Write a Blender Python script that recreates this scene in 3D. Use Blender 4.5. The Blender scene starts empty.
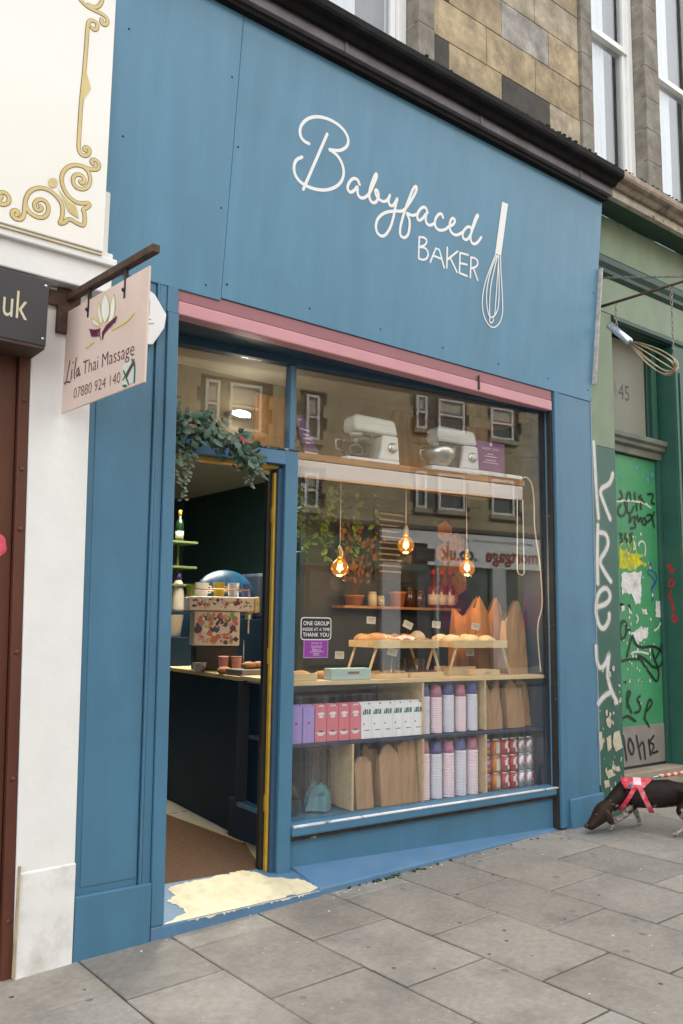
import bpy, bmesh, math, random
from math import radians as R_, sin, cos, pi, atan, sqrt
from mathutils import Vector, Matrix
random.seed(11)
S = bpy.context.scene
COL = S.collection
# ---------------------------------------------------------------- camera, sky, sun, exposure
cd = bpy.data.cameras.new('camera'); cam = bpy.data.objects.new('camera', cd); COL.objects.link(cam)
cd.sensor_fit = 'VERTICAL'; cd.sensor_height = 36; cd.lens = 857.5/1024*36
cd.clip_start = .05; cd.clip_end = 1000
cam.matrix_world = Matrix(((0.78496291, -0.09146587, -0.6127538, -1.73695), (-0.61940173, -0.09475957, -0.77933441, -4.29456),
                           (0.01321821, 0.99128937, -0.13103686, 1.65), (0, 0, 0, 1)))
S.camera = cam
S.view_settings.view_transform = 'Standard'; S.view_settings.look = 'None'; S.view_settings.gamma = 1
S.view_settings.exposure = 1.45
w = bpy.data.worlds.new('World'); S.world = w; w.use_nodes = True
nt = w.node_tree; nt.nodes.clear()
SUN_EL, SUN_AZ = 44, 28      # azimuth: compass-like angle from +Y, clockwise
sky = nt.nodes.new('ShaderNodeTexSky'); sky.sky_type = 'NISHITA'; sky.sun_disc = False
sky.sun_elevation = R_(SUN_EL); sky.sun_rotation = R_(SUN_AZ); sky.dust_density = 3; sky.air_density = 1
hs = nt.nodes.new('ShaderNodeHueSaturation'); hs.inputs['Saturation'].default_value = .22
mxw = nt.nodes.new('ShaderNodeMix'); mxw.data_type = 'RGBA'; mxw.inputs['Factor'].default_value = .55
mxw.inputs['B'].default_value = (8.9, 9.15, 9.5, 1)      # the even grey-white of a cloudy sky
bg = nt.nodes.new('ShaderNodeBackground'); bg.inputs['Strength'].default_value = .15
wo = nt.nodes.new('ShaderNodeOutputWorld')
nt.links.new(sky.outputs[0], hs.inputs['Color']); nt.links.new(hs.outputs[0], mxw.inputs['A'])
nt.links.new(mxw.outputs['Result'], bg.inputs[0]); nt.links.new(bg.outputs[0], wo.inputs[0])
sd = bpy.data.lights.new('sun', 'SUN'); sd.energy = 2.6; sd.angle = R_(8); sd.color = (1, .965, .91)
so = bpy.data.objects.new('sun', sd); COL.objects.link(so)
_a = R_(SUN_AZ); _e = R_(SUN_EL)
sdir = Vector((sin(_a)*cos(_e), cos(_a)*cos(_e), sin(_e)))
so.rotation_euler = sdir.to_track_quat('Z', 'Y').to_euler(); so.location = (0, -6, 20)

# ---------------------------------------------------------------- materials
MATS = {}
def nodes(name):
    m = bpy.data.materials.new(name); m.use_nodes = True
    t = m.node_tree; b = t.nodes['Principled BSDF']; return m, t, b
def rgb(c): return (c[0], c[1], c[2], 1)
def mat(name, col, rough=.5, var=.12, scale=6, stretch=(1, 1, 1), bump=.0, bscale=60, metal=0, dirt=None, damt=.0, dscale=3, spec=.5, emit=0, coat=0, chips=None, camt=.62, trans=0):
    """painted / plain surface: base colour with a little tone variation, optional dirt blotches and chips, and a fine bump"""
    if name in MATS: return MATS[name]
    m, t, b = nodes(name); N = t.nodes.new; L = t.links.new
    tc = N('ShaderNodeTexCoord'); mp = N('ShaderNodeMapping'); mp.inputs['Scale'].default_value = stretch
    L(tc.outputs['Object'], mp.inputs[0])
    n1 = N('ShaderNodeTexNoise'); n1.inputs['Scale'].default_value = scale; n1.inputs['Detail'].default_value = 6; L(mp.outputs[0], n1.inputs['Vector'])
    mr = N('ShaderNodeMapRange'); mr.inputs[1].default_value = .3; mr.inputs[2].default_value = .7
    mr.inputs[3].default_value = 1-var; mr.inputs[4].default_value = 1+var; L(n1.outputs[0], mr.inputs[0])
    mul = N('ShaderNodeMix'); mul.data_type = 'RGBA'; mul.blend_type = 'MULTIPLY'; mul.inputs['Factor'].default_value = 1
    mul.inputs['A'].default_value = rgb(col); L(mr.outputs[0], mul.inputs['B'])
    out = mul.outputs['Result']
    if dirt is not None:
        n2 = N('ShaderNodeTexNoise'); n2.inputs['Scale'].default_value = dscale; n2.inputs['Detail'].default_value = 8; n2.inputs['Roughness'].default_value = .65
        L(tc.outputs['Object'], n2.inputs['Vector'])
        m2 = N('ShaderNodeMapRange'); m2.inputs[1].default_value = .48; m2.inputs[2].default_value = .72; m2.inputs[4].default_value = damt; L(n2.outputs[0], m2.inputs[0])
        x = N('ShaderNodeMix'); x.data_type = 'RGBA'; x.inputs['B'].default_value = rgb(dirt); L(out, x.inputs['A']); L(m2.outputs[0], x.inputs['Factor']); out = x.outputs['Result']
    if chips is not None:
        n3 = N('ShaderNodeTexNoise'); n3.inputs['Scale'].default_value = 9; n3.inputs['Detail'].default_value = 9; n3.inputs['Roughness'].default_value = .7
        L(tc.outputs['Object'], n3.inputs['Vector'])
        m3 = N('ShaderNodeMapRange'); m3.inputs[1].default_value = camt; m3.inputs[2].default_value = camt+.015; L(n3.outputs[0], m3.inputs[0])
        x = N('ShaderNodeMix'); x.data_type = 'RGBA'; x.inputs['B'].default_value = rgb(chips); L(out, x.inputs['A']); L(m3.outputs[0], x.inputs['Factor']); out = x.outputs['Result']
    L(out, b.inputs['Base Color'])
    b.inputs['Roughness'].default_value = rough; b.inputs['Metallic'].default_value = metal
    b.inputs['Specular IOR Level'].default_value = spec
    if coat: b.inputs['Coat Weight'].default_value = coat; b.inputs['Coat Roughness'].default_value = .15
    if trans: b.inputs['Transmission Weight'].default_value = trans
    if emit: L(out, b.inputs['Emission Color']); b.inputs['Emission Strength'].default_value = emit
    if bump:
        n4 = N('ShaderNodeTexNoise'); n4.inputs['Scale'].default_value = bscale; n4.inputs['Detail'].default_value = 5; L(mp.outputs[0], n4.inputs['Vector'])
        bp = N('ShaderNodeBump'); bp.inputs['Strength'].default_value = bump; bp.inputs['Distance'].default_value = .004; L(n4.outputs[0], bp.inputs['Height']); L(bp.outputs[0], b.inputs['Normal'])
    MATS[name] = m; return m
def glass(name, tint=(1, 1, 1), ior=1.5, rough=0.0, haze=0.0, hazecol=(.5, .5, .5), glow=None, glows=0, streak=(2.5, 2.5, .6)):
    if name in MATS: return MATS[name]
    m = bpy.data.materials.new(name); m.use_nodes = True; t = m.node_tree; t.nodes.clear(); N = t.nodes.new; L = t.links.new
    o = N('ShaderNodeOutputMaterial'); tr = N('ShaderNodeBsdfTransparent'); tr.inputs[0].default_value = rgb(tint)
    g = N('ShaderNodeBsdfGlossy'); g.inputs['Roughness'].default_value = rough
    f = N('ShaderNodeFresnel'); ge = N('ShaderNodeNewGeometry'); im = N('ShaderNodeMapRange'); im.inputs[3].default_value = ior; im.inputs[4].default_value = 1/ior; L(ge.outputs['Backfacing'], im.inputs[0]); L(im.outputs[0], f.inputs['IOR'])
    mx = N('ShaderNodeMixShader'); L(f.outputs[0], mx.inputs[0]); L(tr.outputs[0], mx.inputs[1]); L(g.outputs[0], mx.inputs[2])
    last = mx.outputs[0]
    tc = N('ShaderNodeTexCoord')
    nz = N('ShaderNodeTexNoise'); nz.inputs['Scale'].default_value = 1.3; nz.inputs['Detail'].default_value = 1; L(tc.outputs['Object'], nz.inputs['Vector'])
    bp = N('ShaderNodeBump'); bp.inputs['Strength'].default_value = .09; bp.inputs['Distance'].default_value = .004; L(nz.outputs[0], bp.inputs['Height']); L(bp.outputs[0], g.inputs['Normal'])
    if haze:
        d = N('ShaderNodeBsdfDiffuse'); d.inputs[0].default_value = rgb(hazecol)
        n2 = N('ShaderNodeTexNoise'); n2.inputs['Scale'].default_value = 3; n2.inputs['Detail'].default_value = 8
        mp = N('ShaderNodeMapping'); mp.inputs['Scale'].default_value = streak; L(tc.outputs['Object'], mp.inputs[0]); L(mp.outputs[0], n2.inputs['Vector'])
        mr = N('ShaderNodeMapRange'); mr.inputs[1].default_value = .4; mr.inputs[2].default_value = .75; mr.inputs[3].default_value = haze*.3; mr.inputs[4].default_value = haze*1.6; L(n2.outputs[0], mr.inputs[0])
        m2 = N('ShaderNodeMixShader'); L(mr.outputs[0], m2.inputs[0]); L(last, m2.inputs[1]); L(d.outputs[0], m2.inputs[2]); last = m2.outputs[0]
    if glow:
        em = N('ShaderNodeEmission'); em.inputs[0].default_value = rgb(glow); em.inputs[1].default_value = glows; ad = N('ShaderNodeAddShader'); L(last, ad.inputs[0]); L(em.outputs[0], ad.inputs[1]); last = ad.outputs[0]
    L(last, o.inputs[0]); MATS[name] = m; return m
def tonemat(name, rough=.8, nscale=12, namt=.25, bump=.4, bscale=40, stain=None, samt=.5, sscale=1.2, spots=None):
    """surface whose base colour comes from a per-face colour attribute (blocks, slabs), with stains and grain"""
    if name in MATS: return MATS[name]
    m, t, b = nodes(name); N = t.nodes.new; L = t.links.new
    at = N('ShaderNodeAttribute'); at.attribute_name = 'tone'; tc = N('ShaderNodeTexCoord')
    n1 = N('ShaderNodeTexNoise'); n1.inputs['Scale'].default_value = nscale; n1.inputs['Detail'].default_value = 10; n1.inputs['Roughness'].default_value = .65; L(tc.outputs['Object'], n1.inputs['Vector'])
    mr = N('ShaderNodeMapRange'); mr.inputs[1].default_value = .3; mr.inputs[2].default_value = .7; mr.inputs[3].default_value = 1-namt; mr.inputs[4].default_value = 1+namt; L(n1.outputs[0], mr.inputs[0])
    mul = N('ShaderNodeMix'); mul.data_type = 'RGBA'; mul.blend_type = 'MULTIPLY'; mul.inputs['Factor'].default_value = 1; L(at.outputs['Color'], mul.inputs['A']); L(mr.outputs[0], mul.inputs['B'])
    out = mul.outputs['Result']
    if stain is not None:
        n2 = N('ShaderNodeTexNoise'); n2.inputs['Scale'].default_value = sscale; n2.inputs['Detail'].default_value = 7; n2.inputs['Roughness'].default_value = .7; L(tc.outputs['Object'], n2.inputs['Vector'])
        m2 = N('ShaderNodeMapRange'); m2.inputs[1].default_value = .45; m2.inputs[2].default_value = .7; m2.inputs[4].default_value = samt; L(n2.outputs[0], m2.inputs[0])
        x = N('ShaderNodeMix'); x.data_type = 'RGBA'; x.inputs['B'].default_value = rgb(stain); L(out, x.inputs['A']); L(m2.outputs[0], x.inputs['Factor']); out = x.outputs['Result']
    if spots is not None:
        for (sc, th, c, am) in spots:
            v = N('ShaderNodeTexVoronoi'); v.inputs['Scale'].default_value = sc; L(tc.outputs['Object'], v.inputs['Vector'])
            m3 = N('ShaderNodeMapRange'); m3.inputs[1].default_value = th; m3.inputs[2].default_value = th*1.15; m3.inputs[3].default_value = 1; m3.inputs[4].default_value = 0; L(v.outputs['Distance'], m3.inputs[0])
            sp = N('ShaderNodeSeparateColor'); L(v.outputs['Color'], sp.inputs[0])
            gt = N('ShaderNodeMath'); gt.operation = 'GREATER_THAN'; gt.inputs[1].default_value = am; L(sp.outputs[0], gt.inputs[0])
            ml = N('ShaderNodeMath'); ml.operation = 'MULTIPLY'; L(m3.outputs[0], ml.inputs[0]); L(gt.outputs[0], ml.inputs[1])
            x = N('ShaderNodeMix'); x.data_type = 'RGBA'; x.inputs['B'].default_value = rgb(c); L(out, x.inputs['A']); L(ml.outputs[0], x.inputs['Factor']); out = x.outputs['Result']
    L(out, b.inputs['Base Color']); b.inputs['Roughness'].default_value = rough
    n4 = N('ShaderNodeTexNoise'); n4.inputs['Scale'].default_value = bscale; n4.inputs['Detail'].default_value = 8; L(tc.outputs['Object'], n4.inputs['Vector'])
    bp = N('ShaderNodeBump'); bp.inputs['Strength'].default_value = bump; bp.inputs['Distance'].default_value = .006; L(n4.outputs[0], bp.inputs['Height']); L(bp.outputs[0], b.inputs['Normal'])
    MATS[name] = m; return m
def wood(name, c1, c2, rough=.5, axis=(1, 14, 14), scale=2.0):
    if name in MATS: return MATS[name]
    m, t, b = nodes(name); N = t.nodes.new; L = t.links.new
    tc = N('ShaderNodeTexCoord'); mp = N('ShaderNodeMapping'); mp.inputs['Scale'].default_value = axis; L(tc.outputs['Object'], mp.inputs[0])
    n1 = N('ShaderNodeTexNoise'); n1.inputs['Scale'].default_value = scale; n1.inputs['Detail'].default_value = 8; n1.inputs['Distortion'].default_value = .8; L(mp.outputs[0], n1.inputs['Vector'])
    cr = N('ShaderNodeValToRGB'); cr.color_ramp.elements[0].color = rgb(c1); cr.color_ramp.elements[1].color = rgb(c2); cr.color_ramp.elements[0].position = .32; cr.color_ramp.elements[1].position = .68
    L(n1.outputs[0], cr.inputs[0]); L(cr.outputs[0], b.inputs['Base Color']); b.inputs['Roughness'].default_value = rough
    bp = N('ShaderNodeBump'); bp.inputs['Strength'].default_value = .2; bp.inputs['Distance'].default_value = .003; L(n1.outputs[0], bp.inputs['Height']); L(bp.outputs[0], b.inputs['Normal'])
    MATS[name] = m; return m

BLUE = (.063, .177, .278)
blue = mat('blue paint', BLUE, .42, .07, 2.2, (3, 3, .5), .25, 25, dirt=(.055, .135, .20), damt=.5, dscale=2.2, chips=(.16, .22, .26), camt=.745)
blue_skylit = mat('blue paint with sky light', (.093, .241, .368), .36, .07, 2.0, (5, 5, .45), .18, 20, dirt=(.078, .195, .285), damt=.6, dscale=1.3, chips=(.16, .3, .4), camt=.75)  # same blue, with the fascia's brighter sky light put into the colour
bluew = mat('worn blue paint', (.075, .195, .34), .5, .12, 4, (1, 1, 1), .4, 30, dirt=(.15, .18, .2), damt=.35, dscale=5, chips=(.45, .43, .38), camt=.70)
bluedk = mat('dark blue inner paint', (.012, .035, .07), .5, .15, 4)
cream = mat('cream door paint', (.74, .65, .43), .65, .10, 9, bump=.5, dirt=(.42, .36, .27), damt=.55, dscale=11, chips=(.12, .2, .28), camt=.67)
whitep = mat('white masonry paint', (.78, .775, .755), .55, .03, 5, bump=.5, bscale=22, dirt=(.5, .47, .4), damt=.10, dscale=2.2)
whitedirty = mat('grubby white paint', (.62, .57, .5), .6, .08, 5, (1, 1, .5), bump=.4, bscale=22, dirt=(.3, .26, .21), damt=.5, dscale=3)
pink = mat('pink paint', (.56, .27, .30), .45, .05, 4, bump=.1)
pinkdk = mat('dusty pink paint', (.30, .12, .14), .5, .06, 4)
brown = mat('brown frame paint', (.10, .032, .018), .4, .15, 3, (3, 3, .5), bump=.2)
black = mat('black metal', (.015, .014, .013), .45, .2, 8)
rust = mat('rusty iron', (.055, .03, .018), .7, .35, 18, bump=.5, dirt=(.16, .06, .02), damt=.6, dscale=14)
chaincol = mat('weathered steel chain', (.28, .26, .23), .5, .3, 30, metal=.7)
creamsign = mat('ivory sign enamel', (.82, .80, .745), .3, .015, 3, coat=.3)
gold = mat('gold lettering', (.62, .49, .21), .4, .08, 10)
goldedge = mat('dark gold outline', (.25, .17, .06), .5, .1, 10)
greylead = mat('lead cornice', (.19, .175, .20), .6, .25, 5, bump=.5, dirt=(.09, .085, .09), damt=.5, dscale=4)
darkrot_shade = mat('blackened gutter and soffit shade', (.008, .0075, .0075), .8, .4, 12, bump=.8, dirt=(.03, .027, .022), damt=.35, dscale=8, spec=.2)
gutter_stone = mat('weathered stone lip', (.30, .24, .19), .85, .3, 10, bump=.8, dirt=(.03, .035, .015), damt=.85, dscale=6, chips=(.2, .06, .045), camt=.64)
moss = mat('moss', (.025, .045, .012), .9, .4, 20, bump=1)
greenlt = mat('faded pale green paint', (.195, .255, .17), .6, .10, 4, (1, 1, .6), bump=.4, dirt=(.13, .2, .13), damt=.5, dscale=3)
greendk = mat('dark green paint', (.022, .095, .068), .5, .14, 5, (1, 1, .6), bump=.3, dirt=(.05, .12, .09), damt=.4, dscale=4)
greenmould = mat('deep green moulding paint', (.012, .05, .035), .45, .15, 5)
greendoor = mat('bright green door paint', (.045, .27, .11), .5, .14, 3, bump=.3, dirt=(.10, .30, .17), damt=.6, dscale=3.5)
greytrans = mat('grey green board', (.21, .215, .175), .6, .08, 2.5)
white = mat('white sprayed paint', (.56, .56, .53), .6, .08, 10)
signwhite = mat('white lettering vinyl', (.84, .84, .83), .4, .01, 10)
paper = mat('torn paper', (.68, .68, .66), .7, .12, 25, dirt=(.25, .2, .15), damt=.6, dscale=12)
blackink = mat('black marker', (.012, .012, .014), .45, .1, 10)
redink = mat('red marker', (.45, .012, .02), .45, .1, 10)
blueink = mat('blue marker', (.03, .04, .35), .45, .1, 10)
yellowp = mat('yellow sprayed paint', (.52, .5, .01), .6, .3, 14, dirt=(.1, .27, .1), damt=.9, dscale=10)
steel = mat('brushed steel', (.55, .55, .56), .3, .05, 20, metal=1)
kraft = mat('brown kraft paper', (.36, .215, .105), .75, .09, 9, (1, 1, 1), bump=.7, bscale=18)
kraft2 = mat('orange kraft paper', (.36, .16, .05), .75, .15, 7, bump=.5, bscale=12)
pine = wood('pale pine', (.52, .38, .2), (.66, .5, .28))
ply = wood('varnished plywood', (.30, .13, .032), (.58, .29, .085), .4, (7, 7, .8), 1.3)
shelfwood = wood('oiled shelf wood', (.25, .11, .035), (.42, .21, .08), .4)
beige = mat('beige wall', (.29, .23, .14), .7, .06, 1.5)
ceilm = mat('shop ceiling paint', (.40, .37, .30), .8, .04, 2)
darkwall = mat('very dark green wall', (.012, .035, .033), .55, .15, 2)
darkfloor = mat('brown coir matting', (.105, .055, .026), .95, .3, 60, bump=1.0, bscale=150)
terrazzo = mat('pale speckled vinyl', (.42, .40, .33), .5, .05, 4, chips=(.12, .11, .09), camt=.60)
navy = mat('navy panel', (.008, .026, .050), .6, .15, 3, spec=.2)
win_glass = glass('window glass', (.97, .98, .97), 1.52, haze=.006)
low_glass = glass('misted window glass', (1, 1, 1), 1.5, haze=.055, streak=(9, 9, .5))
bowlglass = glass('mixer bowl glass', (.72, .74, .75), 1.7)
clear = glass('clear tumbler glass', (.88, .9, .9), 1.5)
amber = glass('amber bulb glass', (.97, .74, .42), 1.5, glow=(1, .36, .05), glows=.10)
upglass = glass('upper window glass', (.9, .92, .93), 1.7)
filament = mat('glowing filament', (1, .55, .16), .5, 0, 1, emit=40)
lampglow = mat('glowing lamp', (1, .93, .8), .5, 0, 1, emit=9)
whiteplastic = mat('white plastic', (.75, .74, .72), .35, .02, 5)
pinkplastic = mat('blush white enamel', (.74, .70, .70), .3, .02, 5, coat=.5)
purple = mat('purple print', (.15, .03, .17), .4, .08, 4)
slate = mat('slate black print', (.02, .02, .022), .4, .1, 4)
gilt = mat('yellow painted edge', (.5, .3, .03), .5, .15, 10)

def haze_paint(name, col, amt):
    m = bpy.data.materials.new(name); m.use_nodes = True; t = m.node_tree; b = t.nodes['Principled BSDF']; b.inputs['Base Color'].default_value = rgb(col); b.inputs['Roughness'].default_value = .7; b.inputs['Alpha'].default_value = amt; return m
# ---------------------------------------------------------------- mesh helpers
class MB:
    def __init__(s): s.bm = bmesh.new(); s.mi = 0; s.ms = []; s.tone = None
    def use(s, m):
        if m not in s.ms: s.ms.append(m)
        s.mi = s.ms.index(m); return s
    def faces(s, vs, fs, tone=None, smooth=False):
        v = [s.bm.verts.new(p) for p in vs]; lay = s.bm.loops.layers.float_color.get('tone') or (s.bm.loops.layers.float_color.new('tone') if tone else None)
        r = []
        for f in fs:
            try: q = s.bm.faces.new([v[i] for i in f])
            except ValueError: continue
            q.material_index = s.mi; q.smooth = smooth; r.append(q)
            if tone:
                for l in q.loops: l[lay] = (tone[0], tone[1], tone[2], 1)
        return r
    def box(s, x0, x1, y0, y1, z0, z1, f=None, tone=None):
        vs = [(x, y, z) for z in (z0, z1) for y in (y0, y1) for x in (x0, x1)]
        if f: vs = [f(*p) for p in vs]
        s.faces(vs, [(0, 2, 3, 1), (4, 5, 7, 6), (0, 1, 5, 4), (2, 6, 7, 3), (0, 4, 6, 2), (1, 3, 7, 5)], tone); return s
    def hexa(s, lo, hi, tone=None):   # two quads (bottom loop, top loop)
        s.faces(list(lo)+list(hi), [(3, 2, 1, 0), (4, 5, 6, 7), (0, 1, 5, 4), (1, 2, 6, 5), (2, 3, 7, 6), (3, 0, 4, 7)], tone); return s
    def prism(s, poly, off, tone=None, smooth=False):    # polygon (3D points) extruded by vector
        n = len(poly); o = Vector(off); a = [Vector(p) for p in poly]; b = [p+o for p in a]
        s.faces(a+b, [tuple(range(n-1, -1, -1)), tuple(range(n, 2*n))] + [(i, (i+1) % n, n+(i+1) % n, n+i) for i in range(n)], tone); return s
    def lathe(s, prof, c=(0, 0, 0), n=20, f=None, smooth=True, rot=None):   # prof: (r, z)
        vs = []; fs = []
        for (r, z) in prof:
            for k in range(n):
                a = 2*pi*k/n; p = Vector((r*cos(a), r*sin(a), z))
                if rot: p = rot @ p
                p = p+Vector(c); vs.append(f(*p) if f else tuple(p))
        for i in range(len(prof)-1):
            for k in range(n): k2 = (k+1) % n; fs.append((i*n+k, i*n+k2, (i+1)*n+k2, (i+1)*n+k))
        if prof[0][0] > 0: fs.append(tuple(range(n-1, -1, -1)))
        if prof[-1][0] > 0: fs.append(tuple(range((len(prof)-1)*n, len(prof)*n)))
        s.faces(vs, fs, smooth=smooth); return s
    def tube(s, pts, r, n=8, closed=False):
        pts = [Vector(p) for p in pts]; m = len(pts); rings = []; up = None
        for i, p in enumerate(pts):
            if closed: d = pts[(i+1) % m]-pts[i-1]
            else: d = pts[min(i+1, m-1)]-pts[max(i-1, 0)]
            d.normalize()
            if up is None: up = d.orthogonal().normalized()
            up = (up-d*up.dot(d)); up = up.normalized() if up.length > 1e-6 else d.orthogonal().normalized()
            sd_ = d.cross(up); rr = r[i] if isinstance(r, (list, tuple)) else r
            rings.append([p+(up*cos(2*pi*k/n)+sd_*sin(2*pi*k/n))*rr for k in range(n)])
        vs = [q for g in rings for q in g]; fs = []
        for i in range(m if closed else m-1):
            j = (i+1) % m
            for k in range(n): k2 = (k+1) % n; fs.append((i*n+k, i*n+k2, j*n+k2, j*n+k))
        if not closed: fs += [tuple(range(n-1, -1, -1)), tuple(range((m-1)*n, m*n))]
        s.faces(vs, fs, smooth=True); return s
    def ball(s, c, r, n=12, m=8, sc=(1, 1, 1), rot=None):
        prof = [(r*sin(pi*i/m), -r*cos(pi*i/m)) for i in range(m+1)]; prof[0] = (r*.02, -r); prof[-1] = (r*.02, r)
        M = Matrix.Diagonal(sc)
        if rot: M = rot @ M
        s.lathe(prof, c, n, rot=M); return s
    def ribbon(s, pts, wd, f, smooth=2, step=.000005, close=False, taper=False):
        """flat brush stroke: 2D points, width, and f(u, v, lift) -> 3D"""
        P = [Vector(p) for p in pts]
        for _ in range(smooth):
            if len(P) < 3: break
            Q = [P[0]]
            for i in range(len(P)-1):
                a, b = P[i], P[i+1]; Q += [a*.75+b*.25, a*.25+b*.75]
            Q.append(P[-1]); P = Q
        m = len(P); vs = []; fs = []; s.nst = getattr(s, 'nst', 0)+1; lift = getattr(s, 'lift', 0)+s.nst*.00008
        def cap(c, lf):
            k0 = len(vs); n = 10
            for k in range(n): a = 2*pi*k/n; vs.append(f(c.x+wd/2*cos(a), c.y+wd/2*sin(a), lf))
            fs.append(tuple(range(k0, k0+n)))
        for i in range(m-1):
            a, b = P[i], P[i+1]; 
            if (b-a).length < 1e-6: continue
            def nn(i0):
                d = Vector((0, 0))
                if i0 > 0: d += (P[i0]-P[i0-1]).normalized()
                if i0 < m-1: d += (P[i0+1]-P[i0]).normalized()
                if d.length < 1e-5: d = P[i0]-P[i0-1]
                d.normalize(); return Vector((-d.y, d.x))*wd/2
            na, nb = nn(i), nn(i+1); k = len(vs); lift += step
            for q in (a-na, b-nb, b+nb, a+na): vs.append(f(q.x, q.y, lift))
            fs.append((k, k+1, k+2, k+3))
        lift += step; cap(P[0], lift); lift += step; cap(P[-1], lift)
        s.faces(vs, fs); return s
    def poly(s, pts, f, lift=0):
        s.faces([f(p[0], p[1], lift) for p in pts], [tuple(range(len(pts)))]); return s
    def text(s, txt, size, f, align='LEFT', sx=1, sy=1, shear=0, space=1, thin=0):
        """letters as real faces: f(u, v, lift) -> 3D"""
        c = bpy.data.curves.new('t', 'FONT'); c.body = txt; c.size = size; c.align_x = align; c.shear = shear; c.space_character = space; c.resolution_u = 3; c.offset = thin
        o = bpy.data.objects.new('t', c); COL.objects.link(o); dg = bpy.context.evaluated_depsgraph_get(); me = bpy.data.meshes.new_from_object(o.evaluated_get(dg))
        s.faces([f(v.co.x*sx, v.co.y*sy, 0) for v in me.vertices], [tuple(p.vertices) for p in me.polygons])
        bpy.data.objects.remove(o); bpy.data.curves.remove(c); bpy.data.meshes.remove(me); return s
    def build(s, name, m=None, parent=None, bevel=0, smooth=False, solid=0, fix=True):
        me = bpy.data.meshes.new(name)
        if fix: bmesh.ops.recalc_face_normals(s.bm, faces=s.bm.faces)
        off = Vector((0, 0, 0)); q = parent
        while q: off += q.location; q = q.parent
        if off.length: bmesh.ops.translate(s.bm, vec=-off, verts=s.bm.verts)
        s.bm.to_mesh(me); s.bm.free()
        for k in (s.ms or [m]): me.materials.append(k)
        o = bpy.data.objects.new(name, me); COL.objects.link(o)
        if parent: o.parent = parent
        if solid: md = o.modifiers.new('solid', 'SOLIDIFY'); md.thickness = solid; md.offset = 0
        if bevel: md = o.modifiers.new('bevel', 'BEVEL'); md.width = bevel; md.segments = 2; md.limit_method = 'ANGLE'; md.angle_limit = R_(40)
        if smooth:
            for p in me.polygons: p.use_smooth = True
        return o
def tag(o, label=None, cat=None, group=None, kind=None):
    if label: o['label'] = label
    if cat: o['category'] = cat
    if group: o['group'] = group
    if kind: o['kind'] = kind
    return o
def thing(name, label, cat, loc=(0, 0, 0), group=None):
    o = bpy.data.objects.new(name, None); COL.objects.link(o); o.location = loc; o.empty_display_size = .1
    return tag(o, label, cat, group)
def B(name, m, parent, x0, x1, y0, y1, z0, z1, bevel=.003, f=None):
    return MB().box(x0, x1, y0, y1, z0, z1, f).build(name, m, parent, bevel)
def copy_tree(o, parent=None):
    c = o.copy(); COL.objects.link(c); c.parent = parent
    for ch in list(o.children): copy_tree(ch, c)
    return c
GS = .03                                         # the street climbs gently along the shops
def gz(x): return GS*x
TH = atan(.088); U = Vector((cos(TH), -sin(TH), 0)); NN = Vector((sin(TH), cos(TH), 0)); O0 = Vector((.44, .36, 0))
def W(s, d, z): p = O0+U*s+NN*d; return (p.x, p.y, z)     # shop window frame line: s along it, d into the shop
def Wv(s, d, z): return Vector(W(s, d, z))
FK = -.175/1.82
def FA(x, z, l=0): return (x, FK*(z-3.57)-.0015-l, z)    # front face of the leaning fascia
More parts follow.
